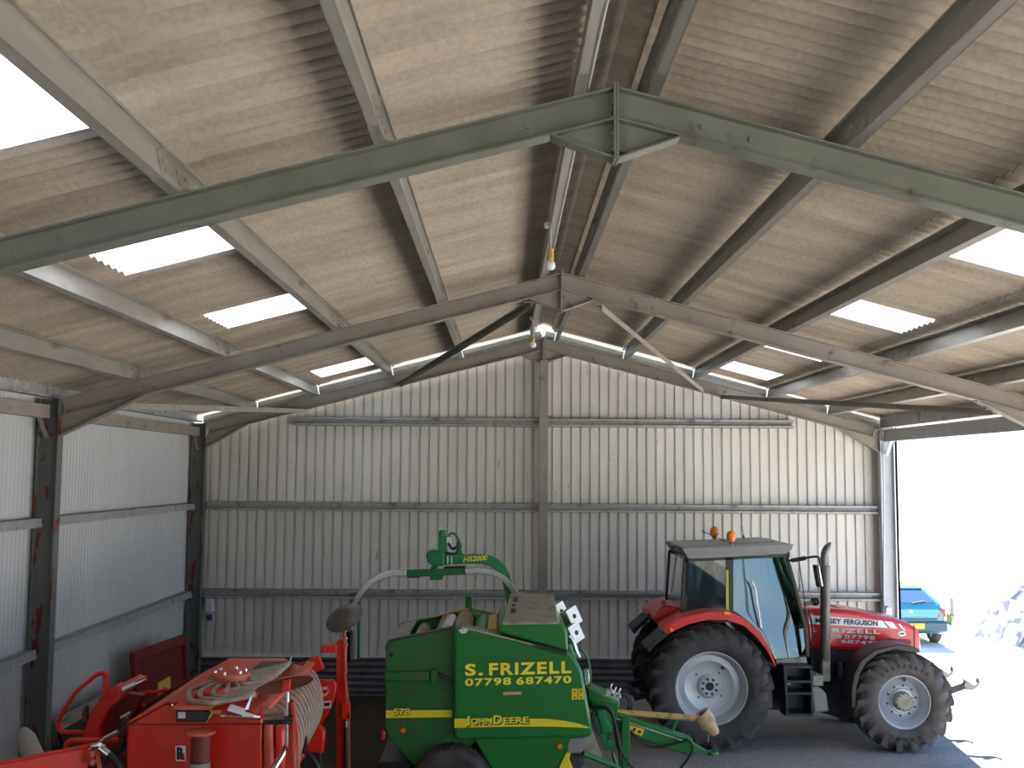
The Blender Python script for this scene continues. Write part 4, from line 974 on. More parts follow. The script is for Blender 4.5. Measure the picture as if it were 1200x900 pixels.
# gearbox, motor and valve on the mast head
mb = MB(); mb.px([(518,650),(543,649),(543,661),(518,662)], WY-.08, WY+.08); mb.build('head_block', 'wrapper_green', wrapper, bevel=.01)
mb = MB(); mb.px([(501,646.5),(506,645),(520,646),(520,663),(508,664),(501,659),(499.5,652)], WY-.11, WY+.11); mb.build('gearbox', 'wrapper_green', wrapper, bevel=.02)
mb = MB(); mb.lathe([(0, -.2), (.05, -.2), (.055, .14), (.045, .2), (0, .2)], w_(518,638), (0,0,1), 18); mb.px([(514,628),(523,628),(524,650),(514,650)], WY-.05, WY+.05); mb.build('hydraulic_motor', 'wrapper_green', wrapper, bevel=.006)
mb = MB(); mb.px([(523,629),(529,629),(529,638),(523,638)], WY-.06, WY+.02); mb.build('valve_block', 'chrome', wrapper, bevel=.006)
mb = MB(); mb.px([(536,640),(540,640),(542,650),(536,650)], WY-.04, WY+.04); mb.build('hose_bracket', 'wrapper_green', wrapper, bevel=.006)
for pts in (((525,628),(529,625),(534,627),(538,634),(540.5,641)), ((525,636),(530,643),(536,640),(537,634)), ((522,648),(530,649),(535,648),(537,642))):
    mb = MB(); mb.tube(smoothpath([w_(x, y, WY-.06) for x, y in pts], 5), .018, 8); mb.build('hose', 'wrapper_green' if pts[0][1] == 628 else 'hose_black', wrapper)
for x in (524, 528.5):
    mb = MB(); mb.px([(x,651.5),(x+1.6,651.5),(x+1.6,661.5),(x,661.5)], WY-.09, WY-.08); mb.build('clamp_bolts', 'chrome', wrapper)
# rotating crossbeam and the two curved arms
mb = MB(); mb.tube([w_(509,664), w_(509,672)], .05, 14); mb.build('rotor_shaft', 'green_worn', wrapper)
mb = MB(); mb.px([(476.5,668.5),(546,665.5),(546,673.5),(476.5,676.5)], WY-.06, WY+.06); mb.px([(503,674),(520,673.5),(518.5,679.5),(504,680)], WY-.05, WY+.05); beam = mb.build('rotor_beam', 'wrapper_green', wrapper, bevel=.008)
mb = MB(); mb.px([(520,664.5),(545,663.5),(545,667),(520,668)], WY-.05, WY+.05); mb.build('beam_plate', 'dark_metal', beam)
mb = MB(); mb.tube([w_(478,672.5), w_(492,672)], .06, 12); mb.build('arm_clamp', 'green_worn', beam)
for pts, nm in (((( 545,669.5),(560,668.5),(575,670),(588,676),(597,685),(603,694),(607.5,703)), 'r'), (((476,671.5),(462,671.5),(448,674.5),(434,683),(423,695),(416,708),(411,722),(410,740)), 'l')):
    P = smoothpath([w_(x, y, WY-.115) for x, y in pts], 6); mb = MB(); rings = []
    for i, p in enumerate(P):
        a = P[max(0, i-1)]; b = P[min(len(P)-1, i+1)]; t = (b-a).normalized(); s_ = V((0,1,0)); n_ = t.cross(s_).normalized()
        rings.append([p+n_*.042+s_*.03, p+n_*.042-s_*.03, p-n_*.042-s_*.03, p-n_*.042+s_*.03])
    mb.loft(rings); arm = mb.build('wrapping_arm', 'stainless', wrapper, bevel=.008)
# film dispenser on the left arm
mb = MB(); mb.px([(417,706),(421,706),(421,774),(417,774)], WY-.05, WY+.02); mb.px([(409,695.5),(421,694),(421,698),(409,700)], WY-.05, WY+.02); mb.px([(405,772),(421,770),(421,774),(406,776)], WY-.06, WY+.02); fr = mb.build('dispenser_frame', 'wrapper_green', wrapper, bevel=.005)
mb = MB(); mb.tube([w_(414.5,702,WY-.08), w_(414.5,772,WY-.08)], .05, 16); mb.build('tension_roller', 'cab_grey', fr)
mb = MB(); mb.tube([w_(409,715,WY-.06), w_(409,775,WY-.06)], .045, 14); mb.build('tension_roller', 'black_paint', fr)
mb = MB(); mb.tube([w_(611,703), w_(604,706), w_(600,708)], .03, 8); mb.bar(w_(606,704), w_(628,706), .07, .05); mb.bar(w_(622,706), w_(638,698), .06, .07); mb.px([(615,696),(618,695),(620,706),(616,706)], WY-.03, WY+.03); mb.build('film_cutter', 'wrapper_green', wrapper, bevel=.005)
mb = MB(); mb.px([(600,700),(611,700),(612,708),(600,709)], WY-.05, WY+.05); mb.build('mast_clamp', 'green_worn', wrapper, bevel=.006)
# chassis under it
z = .55; X0, X1 = w_(470,800).x, w_(615,800).x
mb = MB()
for y in (WY-.75, WY+.75): mb.box(X0, X1, y-.06, y+.06, z-.08, z+.08)
for x in (X0+.06, -.9, X1-.06): mb.box(x-.06, x+.06, WY-.8, WY+.8, z-.07, z+.07)
p = w_(599,800); mb.box(p.x-.1, p.x+.1, WY-.1, WY+.1, z-.05, p.z+.1); mb.build('chassis', 'wrapper_green', wrapper, bevel=.01)
for y in (WY-1.0, WY+.78):
    c = V((X1-.75, y, .40)); mb = MB(); mb.lathe([(.2, 0), (.36, 0), (.395, .04), (.40, .11), (.395, .18), (.36, .22), (.2, .22)], c, (0,1,0), 36); t_ = mb.build('tyre', 'rubber', wrapper)
    mb = MB(); mb.lathe([(0, .05), (.2, .05), (.215, .0), (.215, .22), (.2, .17), (0, .17)], c, (0,1,0), 28); mb.build('rim', 'light_grey', wrapper)
mb = MB(); mb.tube([V((X1-.75, WY-.8, .4)), V((X1-.75, WY+.8, .4))], .05, 10); mb.build('axle', 'dark_metal', wrapper)
for x in (X0+.5, X1-.4):
    mb = MB(); mb.tube([V((x, WY-.65, z+.3)), V((x, WY+.65, z+.3))], .11, 18); mb.build('table_roller', 'roller', wrapper)
mb = MB(); mb.box(X0+.1, X0+.2, WY-.05, WY+.05, 0, z); mb.box(X0+.05, X0+.25, WY-.12, WY+.12, 0, .03); mb.build('parking_stand', 'wrapper_green', wrapper)
# ================================================================== SEED DRILL (hopper end towards us, coulters to the right, harrow to the left)
DN, DF = 9.10, 11.15
drill = thing('seed_drill', 'red pneumatic seed drill with a head of grey hoses and folded marker discs', 'seed drill', (-3.6, 10.1, 0))
g = lambda x, y, Y=DN: at(x, y, Y=Y)
def dx(poly, Y0, Y1): m2 = MB(); m2.px(poly, Y0, Y1); return m2
hop = dx([(148,960),(148,850),(193.5,824),(272,824),(307,842),(307,960)], DN, DF).build('hopper', 'red_paint', drill, bevel=.02, seg=3)
dx([(147,849),(151,845.2),(193.5,822.4),(193.5,824.3),(152,847)], DN-.02, DF+.02).build('hopper_lid', 'red_dusty', hop, bevel=.004)
dx([(193.5,824.4),(193.5,822.2),(272,822.2),(309,841),(309,843),(272,824.4)], DN-.02, DF+.02).build('hopper_lid', 'red_paint', hop, bevel=.004)
dx([(148.5,848.6),(307,848.2),(307,849.6),(148.5,850.2)], DN-.012, DN).build('seam', 'red_dark', hop)
dx([(225,823),(229,812.5),(268,812.5),(271,823)], DN+.05, DN+.75).build('head_plinth', 'red_paint', hop, bevel=.015)
mb = MB(); 
mb.tube([g(202,826,DN-.02), g(222,812,DN+.6)], .008, 6); mb.build('lid_rod', 'chrome', hop)
# badge on the end of the hopper
dx([(205.5,874),(217.3,874),(217.8,892),(206,892)], DN-.006, DN-.0005).build('badge', 'white_paint', hop, smooth=0)
e_ = dx([(207,882.5),(216,882.5),(216.5,890.5),(207.3,890.5)], DN-.009, DN-.006).build('badge_field', 'red_paint', hop, smooth=0)
lettering('badge_letter', 'R', 'black_ink', hop, g(207.2,890.3,DN-.011), g(216.2,890.3,DN-.011), g(207.2,875.5,DN-.011), bold=.05)
# seed sensor box with its cover
dx([(206,832),(240,832),(246,836),(241,846.5),(206,846)], DN-.16, DN).build('control_box', 'black_paint', drill, bevel=.01)
dx([(201,829.5),(205,826.8),(248,827.5),(250,829.5),(246,832.5),(203,832.5)], DN-.18, DN+.02).build('box_cover', 'red_dusty', drill, bevel=.006)
dx([(208.5,834.5),(217,834.3),(217.3,841.8),(208.8,842)], DN-.165, DN-.16).build('box_label', 'light_grey', drill, smooth=0)
mb = MB(); mb.tube([g(243,833.5,DN-.1), g(258,834.5,DN-.1)], .016, 8); mb.tube([g(249,834,DN-.1), g(241,846,DN-.1)], .013, 8); mb.build('box_latch', 'tan_plastic', drill)
for x, y in ((146,846),(144,858),(141,872)):
    mb = MB(); c = g(x, y, DN-.02); mb.obox(c, (.02,0,.035), (0,.02,0), (-.012,0,.008)); mb.build('rubber_catch', 'hose_black', drill, bevel=.005)
# metering cylinder with its cap
c = g(235.5,858,8.85)
mb = MB(); mb.lathe([(0, .0), (.078, 0), (.078, -.26), (0, -.26)], c, (0,0,1), 28); mt_ = mb.build('metering_cylinder', 'red_dark', drill)
mb = MB(); mb.lathe([(0, .018), (.115, .010), (.12, 0), (.115, -.012), (0, -.012)], c, (0,0,1), 32); mb.build('cylinder_cap', 'red_dusty', mt_)
mb = MB(); mb.lathe([(.07, -.24), (.084, -.24), (.084, -.27), (.076, -.275), (.084, -.29), (.084, -.9), (0, -.9)], c, (0,0,1), 28); mb.build('cylinder_hose', 'cab_grey', mt_)
# distribution head
ZT = g(230,822.2,DN-.02).z                       # ridge of the lid
HC = at(270,789.5,Z=ZT+.13)
mb = MB(); mb.lathe([(0, .012), (.16, .012), (.175, .004), (.175, -.012), (.15, -.02), (.15, -.10), (.0, -.13)], HC, (0,0,1), 40); head = mb.build('distribution_head', 'red_dusty', drill)
for i in range(6):
    a = 2*PI*i/6+.4; mb = MB(); q = HC+V((.13*math.cos(a), .13*math.sin(a), .02)); mb.lathe([(0, .018), (.015, .018), (.017, -.01)], q, (0,0,1), 8); mb.build('head_bolt', 'chrome', head)
# hoses: out of the head, round it, over to the coulter side and down in a curtain
NB = 13
XB = -2.76; ZB = g(318,832,9.2).z
zf = ZT+.035
for k in range(NB):
    t = (k+.5)/NB; front = t < .5
    yb = 9.30+1.95*t                                 # where it crosses the edge
    u = (1-t*2) if front else (t*2-1)                # 1 for the outermost loops
    sgn = -1 if front else 1
    ang = sgn*(.25+2.5*u)                            # outlet direction round the head, 0 = towards +X
    d0 = V((math.cos(ang), math.sin(ang), 0)); P = [HC+d0*.13+V((0,0,-.06)), HC+d0*.20+V((0,0,-.07))]
    fy = .78 if front else .62
    rr_ = .16+.22*u
    if u > .3:
        steps = 6; a_end = sgn*1.35
        for q in range(1, steps+1):
            aa = ang+(a_end-ang)*q/steps; w2 = min(1, q/2.5)
            P.append(V((HC.x+math.cos(aa)*(.24+.14*u), HC.y+math.sin(aa)*((.24)*(1-w2)+w2*(.10+fy*u*.92)), zf+.02*(1-q/steps))))
    P.append(V((HC.x+.30, .45*yb+.55*(HC.y+sgn*u*fy*.95), zf+.0)))
    P.append(V(((HC.x+.30+XB-.12)/2, .75*yb+.25*(HC.y+sgn*u*fy*.95), (zf+ZB+.03)/2+.01)))
    P.append(V((XB-.10, yb, ZB+.01))); P.append(V((XB+.05, yb+.01, ZB-.025)))
    P.append(V((XB+.19-.06*t, yb+.02, ZB-.12))); P.append(V((XB+.275-.09*t, yb+.02, ZB-.30-.04*t))); P.append(V((XB+.26-.10*t, yb, ZB-.48-.06*t)))
    P.append(V((XB+.20-.16*t, yb-.03, ZB-.66-.12*t))); P.append(V((XB+.12-.2*t, yb-.05, ZB-.85-.2*t)))
    mb = MB(); mb.tube(smoothpath(P, 6), .0225, 8); mb.build('seed_hose', 'hose_grey', drill, smooth=80)
# hose support beam, the dark covers under the hoses
A, B = V((XB+.05, 9.15, ZB+.02)), V((XB+.05, 11.35, ZB+.02))
mb = MB(); mb.bar(A, B, .085, .04); mb.build('hose_beam', 'red_dusty', drill, bevel=.008)
mb = MB(); mb.obox(V((XB+.05, 11.33, ZB-.02)), (.11,0,.05), (0,.035,0), (-.03,0,.07)); mb.build('beam_end_plate', 'red_paint', drill, bevel=.008)
mb = MB(); mb.box(XB-.40, XB-.05, 10.35, 11.0, ZB+.075, ZB+.095); mb.build('cover_plate', 'black_paint', drill, bevel=.005)
mb = MB(); mb.box(XB-.36, XB-.05, 9.75, 10.0, ZB+.06, ZB+.075); mb.build('cover_plate', 'black_paint', drill, bevel=.005)
# bare metal catches, their overexposed glare painted white
def catch(c, sc_=1.):
    mb = MB(); c = V(c)
    mb.obox(c, V((.065,0,-.02))*sc_, V((0,.05,0.01))*sc_, V((.002,0,.008))*sc_); l_ = mb.build('lid_catch', 'white_paint', drill, bevel=.004)
    mb = MB(); mb.prism([c+V((.06,-.03,-.01))*sc_, c+V((.20,-.01,-.06))*sc_, c+V((.19,-.02,-.075))*sc_, c+V((.06,-.03,-.06))*sc_], V((0,.03,0))*sc_); mb.build('catch_arm', 'white_paint', l_)
    mb = MB(); mb.prism([c+V((.07,0,.0))*sc_, c+V((.10,.0,.0))*sc_, c+V((.125,.02,.11))*sc_, c+V((.11,.02,.10))*sc_], V((0,.008,0))*sc_); mb.build('catch_fin', 'chrome', l_)
catch(g(277,831.5,9.0)); catch(g(331,779,11.0), .75)
mb = MB(); mb.tube([g(259,839.5,8.98), g(305,841.5,8.98)], .012, 8); mb.build('lid_rod', 'chrome', drill)
for y, w_ in ((835, 0), (841, .05)):
    mb = MB(); mb.tube([g(308+w_*60,y+1,9.0), g(322,y,8.98), g(334,y-.5,8.96)], [.022,.026,.02], 10); mb.build('hose_stub', 'hose_grey', drill)
mb = MB(); mb.bar(g(309,847,8.97), g(338,846,8.97), .04, .03); mb.build('marker_bracket', 'dark_metal', drill, bevel=.005)
# corner panels on the coulter side
dx([(308,846),(318,849),(321,930),(308,930)], DN+.0, DN+.5).build('corner_panel', 'red_dusty', drill, bevel=.03, seg=3)
dx([(321,850),(333,853),(333,930),(322,930)], DN+.05, DN+.5).build('corner_panel', 'red_paint', drill, bevel=.03, seg=3)
# near marker: post, strap, rod and disc
def disc(c, n, r, mt, name='marker_disc'):
    mb = MB(); n = V(n).normalized()
    mb.lathe([(0, .10*r), (.35*r, .11*r), (.75*r, .05*r), (r, -.05*r), (r, -.065*r), (.75*r, .035*r), (.35*r, .09*r), (0, .085*r)], c, n, 40)
    return mb.build(name, mt, drill)
NY = 8.75
m_ = dx([(334.5,822),(343.5,822),(343.5,990),(334.5,990)], NY, NY+.07).build('marker_arm', 'red_paint', drill, bevel=.006)
mb = MB(); mb.bar(g(343.5,823,NY-.02), g(348,860,NY-.02), .02, .05, (0,1,0)); mb.bar(g(348,859,NY-.02), g(351,930,NY-.02), .02, .05, (0,1,0)); mb.build('marker_strap', 'red_dusty', drill)
dc = disc(g(333,801,NY), (-.26,.36,.89), .235, 'disc_rust')
mb = MB(); mb.tube([g(336,801,NY), g(337,812,NY-.02), g(336,875,NY-.02)], .015, 10); mb.build('marker_rod', 'chrome', drill)
mb = MB(); c = g(336,803,NY); mb.obox(c, (.03,0,0), (0,.03,0), (0,0,.05)); mb.build('disc_hub', 'red_paint', dc, bevel=.006)
for y in (846, 841):
    mb = MB(); mb.obox(g(338,y,NY-.03), (.03,0,0), (0,.03,0), (0,0,.015)); mb.build('rod_clamp', 'dark_metal', m_, bevel=.004)
# far marker
FY = 11.75
m_ = dx([(394,752),(397,749.5),(404,750),(406.5,754),(404.5,790),(405,990),(394.5,990)], FY, FY+.08).build('marker_arm', 'red_paint', drill, bevel=.006)
dx([(376.5,758),(379,756),(394,756.5),(394,765),(376.5,765)], FY-.05, FY+.12).build('marker_crossbar', 'red_paint', m_, bevel=.01)
mb = MB(); mb.tube([g(403.5,736,FY-.02), g(405,790,FY-.02)], .017, 10); mb.build('marker_rod', 'red_dusty', m_)
mb = MB(); mb.bar(g(404,788,FY-.03), g(408.5,826,FY-.03), .02, .05, (0,1,0)); mb.bar(g(408.5,826,FY-.03), g(408.5,930,FY-.03), .025, .06, (0,1,0)); mb.build('marker_strap', 'red_dusty', m_)
dx([(400,824),(410,825),(410,843),(400,843)], FY-.06, FY-.0).build('strap_guide', 'red_paint', m_, bevel=.006)
mb = MB(); mb.tube([g(405.5,852,FY-.08), g(405.5,930,FY-.08)], .025, 12); mb.build('marker_ram', 'black_paint', m_)
mb = MB(); mb.tube([g(405.5,845,FY-.08), g(405.5,853,FY-.08)], .015, 10); mb.build('ram_rod', 'chrome', m_)
disc(g(403,723,FY), (-.32,-.55,.77), .215, 'disc_grey')
for x, y in ((405,740),(406,748),(406.5,756)):
    mb = MB(); mb.sphere(g(x,y,FY-.04), .014); mb.build('marker_bolt', 'chrome', m_)
# coulter end plates at the far side
ep = dx([(371,797),(391,797),(394,803),(392,818),(387,832),(377,849),(368,840),(366,815)], 11.45, 11.51).build('end_plate', 'red_paint', drill, bevel=.008)
dx([(379,822),(388,821),(387.6,829.5),(378.5,830.5)], 11.44, 11.449).build('maker_plate', 'light_grey', ep, smooth=0)
dx([(380.5,824),(386.5,823.4),(386,827),(380.3,827.6)], 11.435, 11.44).build('maker_letters', 'black_ink', ep, smooth=0)
dx([(378,805),(383.5,804.6),(383.5,808),(378,808.4)], 11.44, 11.449).build('maker_plate', 'light_grey', ep, smooth=0)
dx([(378,813.5),(382.5,812.5),(385.5,806.5),(383.8,813.8),(380,816.5)], 11.44, 11.449).build('maker_flash', 'light_grey', ep, smooth=0)
dx([(362,854),(372,849),(381,857),(378,884),(359,881)], 11.1, 11.2).build('gear_cover', 'red_paint', drill, bevel=.02)
dx([(360,856),(376,853),(376,930),(360,930)], 11.25, 11.4).build('gear_housing', 'dark_metal', drill, bevel=.01)
# coulter frame under the hoses
X2 = XB+.05
mb = MB(); mb.box(X2-.05, X2+.05, 8.75, 11.8, .62, .74); mb.build('coulter_beam', 'red_paint', drill, bevel=.01)
mb = MB(); mb.box(X2+.3, X2+.4, 8.75, 11.8, .5, .6); mb.box(X2, X2+.35, 9.3, 9.38, .55, .66); mb.box(X2, X2+.35, 11.0, 11.08, .55, .66); mb.build('coulter_beam', 'red_paint', drill, bevel=.01)
for k in range(16):
    y = 8.95+2.6*k/15; mb = MB(); mb.bar((X2+(.0 if k % 2 else .34), y, .62), (X2+.2+(.0 if k % 2 else .34), y, .16), .05, .03, (0,1,0)); cl = mb.build('coulter', 'dark_metal', drill)
    mb = MB(); mb.lathe([(0, -.006), (.15, -.003), (.155, 0), (.15, .003), (0, .006)], (X2+.22+(.0 if k % 2 else .34), y, .16), (0,1,0), 20); mb.build('coulter_disc', 'disc_grey', cl)
for q in (((345,878),(356,880),(366,888),(374,902),(378,915)), ((352,860),(358,866),(357,876),(350,884))):
    mb = MB(); mb.tube(smoothpath([g(x, y, 9.9) for x, y in q], 5), .022, 8); mb.build('hydraulic_hose', 'hose_black', drill)
mb = MB(); mb.tube([g(318,905,8.9), g(338,872,9.05)], .028, 10); mb.build('marker_ram', 'chrome', drill)
# hopper legs, main frame, wheels underneath
mb = MB()
xl, xr = g(148,900).x, g(307,900).x
mb.loft([[V((xl+.02, DN+.05, 1.35)), V((xr-.02, DN+.05, 1.35)), V((xr-.02, DF-.05, 1.35)), V((xl+.02, DF-.05, 1.35))], [V((xl+.4, DN+.6, .85)), V((xr-.4, DN+.6, .85)), V((xr-.4, DF-.6, .85)), V((xl+.4, DF-.6, .85))]]); mb.build('hopper_base', 'red_paint', drill, bevel=.02)
mb = MB()
for y in (9.4, 10.85): mb.box(-5.0, X2, y-.06, y+.06, .66, .80)
for x in (xl+.2, xr-.2):
    for y in (9.4, 10.85): mb.box(x-.05, x+.05, y-.05, y+.05, .78, 1.4)
mb.build('main_frame', 'red_paint', drill, bevel=.01)
# packer roller
mb = MB(); mb.lathe([(0, 0), (.25, 0), (.25, 2.9), (0, 2.9)], ((xl+xr)/2, 8.7, .29), (0,1,0), 28)
for k in range(20): mb.lathe([(.25, 0), (.285, .01), (.285, .05), (.25, .06)], ((xl+xr)/2, 8.75+k*.145, .29), (0,1,0), 28)
mb.build('packer_roller', 'dark_metal', drill)
# harrow side: bed, arms and guard hoops
mb = MB(); mb.box(-5.05, -4.15, 8.75, 11.65, .38, .66); bed = mb.build('harrow_bed', 'red_dark', drill, bevel=.03)
for k in range(12):
    y = 8.9+2.6*k/11; mb = MB(); mb.bar((-4.6, y-.07, .40), (-4.6, y-.07, .0), .03, .012); mb.bar((-4.6, y+.07, .40), (-4.6, y+.07, .0), .03, .012); mb.bar((-4.6, y-.07, .40), (-4.6, y+.07, .40), .03, .03); mb.build('harrow_tine', 'dark_metal', bed)
dx([(95,866),(107,832),(122,816),(140,809),(142,820),(128,830),(118,850),(120,880),(98,880)], 10.0, 10.12).build('link_plate', 'red_paint', drill, bevel=.012)
dx([(112,866),(120,838),(150,812),(168,815),(152,850),(140,880),(118,890)], 10.5, 10.6).build('link_plate', 'red_dark', drill, bevel=.012)
mb = MB(); mb.bar(g(122,824,10.1), g(145,806,10.1), .14, .12); mb.bar(g(141,808,10.1), g(169,793.5,10.3), .13, .05); mb.build('link_arm', 'red_paint', drill, bevel=.012)
mb = MB(); mb.tube([g(141.5,810,10.05), g(168,796.5,10.25)], .03, 12); mb.build('link_tube', 'chrome', drill)
mb = MB(); mb.tube([g(124,820,9.98), g(124,787.5,9.98)], .027, 12); mb.build('guard_post', 'red_paint', drill)
mb = MB(); mb.tube(smoothpath([g(x, y, 9.98) for x, y in ((123.5,788.5),(118,789),(113,790.5),(104,798),(95,805.5),(88,812.5),(80,824),(72,837),(68.6,845),(68.6,852),(70.5,856.5),(75,857.8),(85,858),(98,858))], 4), .021, 10); mb.build('guard_hoop', 'red_paint', drill)
mb = MB(); mb.tube(smoothpath([g(x, y, 9.3) for x, y in ((76,890),(77,878),(79.5,870.5),(85,867.8),(100,867.5),(120,867.3),(139,867.3))], 4), .024, 10); mb.build('guard_hoop', 'red_paint', drill)
mb = MB(); mb.tube(smoothpath([g(x, y, 10.8) for x, y in ((169,829),(164.5,824),(163.5,816),(166,812.5),(172,811.5),(184,811),(196,807))], 4), .021, 10); mb.build('guard_hoop', 'red_paint', drill)
for (a, b, Y) in (((122,866),(139,857.5),9.25), ((142,842),(153,835.5),10.3), ((187,810),(196,804.5),11.0), ((70,905),(124,866),9.25)):
    mb = MB(); mb.tube([g(*a, Y), g(*b, Y)], .022, 10); mb.build('link_pin', 'chrome', drill)
mb = MB(); mb.px([(96,836),(99,828),(101,828),(101,846),(96,846)], 10.0, 10.06); mb.build('link_lug', 'red_dark', drill)
for k in range(9):
    mb = MB(); c = V((-4.38, 9.7+.17*k, 1.02)); mb.lathe([(0, -.025), (.10, -.025), (.12, 0), (.10, .025), (0, .025)], c, (0,1,0), 12); mb.build('gear_disc', 'red_dark', drill)
dx([(150,838),(200,806),(232,790),(236,800),(180,836),(160,880)], 11.0, 11.1).build('side_plate', 'red_dark', drill, bevel=.01)
# front cross panel with its hydraulic coupling
A, B = g(-60,908,8.15), g(104,876,8.75); 
mb = MB(); up = V((0,0,1)); n_ = (B-A).cross(up).normalized()
mb.prism([A, B, B-up*.42, A-up*.42], -n_*.02); mb.prism([A, B, B+V((.06,.1,.015)), A+V((.06,.1,.015))], up*.012); fp = mb.build('front_panel', 'red_paint', drill, bevel=.006)
mb = MB(); mb.tube([g(108,874,8.7), g(117,873,8.7), g(121,876,8.7)], .022, 10); mb.tube([g(117,876,8.68), g(127,884,8.68)], .032, 12); mb.build('hydraulic_coupling', 'chrome', drill)
mb = MB(); mb.tube(smoothpath([g(x, y, 8.68) for x, y in ((126,883),(132,887),(138,894),(143,904),(146,925))], 4), .028, 10); mb.build('hydraulic_hose', 'hose_black', drill)
for y in (884, 893):
    mb = MB(); mb.sphere(g(108,y,8.68), .03); mb.build('panel_knob', 'red_dusty', fp)
mb = MB(); mb.bar(g(112,874,8.72), g(118,905,8.72), .02, .03); mb.build('panel_stay', 'red_dusty', drill)

for u in (.55, .93):
    q = A+(B-A)*u-V((0,0,.3)); mb = MB(); mb.bar(q-n_*.035, V((q.x, max(q.y, 8.8), .60))-n_*.035, .06, .05, (0,1,0)); mb.build('panel_bracket', 'red_paint', drill)
# ================================================================== OTHER THINGS
# dark red spare tailgate in the back corner
A, B = V((-5.80, 15.05, 0)), V((-5.57, 16.7, 0)); dr = (B-A).normalized(); nn = V((dr.y, -dr.x, 0)); LN = (B-A).length; H = 1.36
lean = V((-.10, 0, 1)).normalized()
t = thing('trailer_tailgate', 'dark red steel tailgate standing in the back left corner', 'tailgate', (A+B)/2)
def pl(u, v, w): return A+dr*u+lean*v+nn*w
mb = MB(); mb.hexa([pl(0,0,0), pl(LN,0,0), pl(LN,0,.03), pl(0,0,.03), pl(0,H,0), pl(LN,H,0), pl(LN,H,.03), pl(0,H,.03)]); mb.build('panel', 'red_dark', t, bevel=.004)
for u0, u1, v0, v1 in ((0,.10,0,H), (LN-.07,LN,0,H), (.1,LN-.07,H-.14,H), (.1,LN-.07,0,.1)):
    mb = MB(); mb.hexa([pl(u0,v0,.03), pl(u1,v0,.03), pl(u1,v0,.075), pl(u0,v0,.075), pl(u0,v1,.03), pl(u1,v1,.03), pl(u1,v1,.075), pl(u0,v1,.075)]); mb.build('frame_rail', 'red_dark', t, bevel=.006)
mb = MB(); mb.hexa([pl(.72,.60,.03), pl(1.12,.62,.03), pl(1.12,.62,.034), pl(.72,.60,.034), pl(.72,.80,.03), pl(1.12,.82,.03), pl(1.12,.82,.034), pl(.72,.80,.034)]); mb.build('label_plate', 'sticker_yellow', t, smooth=0)
# boards leaning on the left wall
t = thing('leaning_board', 'long grey boarded panel leaning on the left wall behind the red harrow', 'board', (-5.7, 13.8, 0))
mb = MB(); mb.hexa([(-5.72,12.85,0), (-5.68,12.85,0), (-5.68,14.9,0), (-5.72,14.9,0), (-6.04,12.85,.92), (-6.0,12.85,.92), (-6.0,14.9,.92), (-6.04,14.9,.92)]); mb.build('sheet', 'dark_metal', t)
mb = MB(); mb.hexa([(-5.985,12.8,.80), (-5.93,12.8,.81), (-5.93,14.95,.81), (-5.985,14.95,.80), (-6.02,12.8,.94), (-5.965,12.8,.95), (-5.965,14.95,.95), (-6.02,14.95,.94)]); mb.build('top_rail', 'timber', t, bevel=.008)
mb = MB(); mb.hexa([(-5.80,12.8,.34), (-5.75,12.8,.35), (-5.75,14.95,.35), (-5.80,14.95,.34), (-5.85,12.8,.46), (-5.79,12.8,.47), (-5.79,14.95,.47), (-5.85,14.95,.46)]); mb.build('lower_rail', 'timber', t, bevel=.008)
# rolled sack by the column
t0 = at(27,853,Y=11.35); b0 = V((t0.x+.42, 11.45, .0)); d_ = (b0-t0)
mb = MB(); P = [t0+d_*u for u in (0, .03, .08, .3, .6, 1.0)]; P[-1].z = .06
mb.tube(P, [.03, .055, .09, .115, .12, .12], 18); mb2 = mb
o = mb.build('rolled_sack', 'sack', smooth=60); tag(o, 'pale rolled sack leaning beside the rusty left column', 'sack')
# socket box with a plug on the back wall
t = thing('socket_box', 'small white electric socket box with a hanging plug on the back wall', 'socket', at(244,735,Y=18.68))
mb = MB(); mb.px([(240,701),(248,701),(248,717),(240,717)], 18.56, 18.79); mb.build('box', 'light_grey', t, bevel=.01)
mb = MB(); mb.lathe([(0, 0), (.04, 0), (.05, .05), (.045, .09), (0, .09)], at(245,721,Y=18.56), V((.3,-.3,-1)), 14); mb.build('plug', 'blue_plug', t)
mb = MB(); mb.tube(smoothpath([at(245,726,Y=18.55), at(244.5,731,Y=18.55), at(243,736,Y=18.57)], 4), .014, 8); mb.build('cable', 'light_grey', t)
# lamps hanging from the ridge purlin
for (x, y, x2, y2, w) in ((644.5,264,645,311,'nearest the camera'), (625,373,624.5,404,'nearest the gable wall')):
    c = at(x, y, Z=6.27); Y = c.y; b = at(x2, y2, Y=Y)
    t = thing('hanging_lamp', 'bare bulb lamp hung on a rod from the ridge purlin, %s' % w, 'lamp', c, 'ridge lamps')
    mb = MB(); mb.lathe([(0, .02), (.055, .02), (.06, 0), (.05, -.025), (0, -.03)], c, (0,0,1), 20); mb.build('ceiling_rose', 'white_paint', t)
    mb = MB(); mb.tube([c, V((b.x, Y, b.z+.08))], .016, 8); mb.build('rod', 'galvanised', t)
    mb = MB(); mb.lathe([(0, .16), (.03, .16), (.034, .06), (.025, .04), (0, .04)], V((b.x, Y, b.z)), (0,0,1), 16); mb.build('lamp_holder', 'tan_plastic', t)
    mb = MB(); mb.sphere(V((b.x, Y, b.z)), .05); mb.build('bulb', 'white_paint', t)
mb = MB(); mb.tube(smoothpath([(-.172,y_,6.292+.004*math.sin(y_*3)) for y_ in (-4,1,4,7,9.5,12,15,18.4)], 6), .008, 6)
o = mb.build('lamp_cable', 'light_grey'); tag(o, 'thin pale cable clipped along the ridge purlin', 'cable')
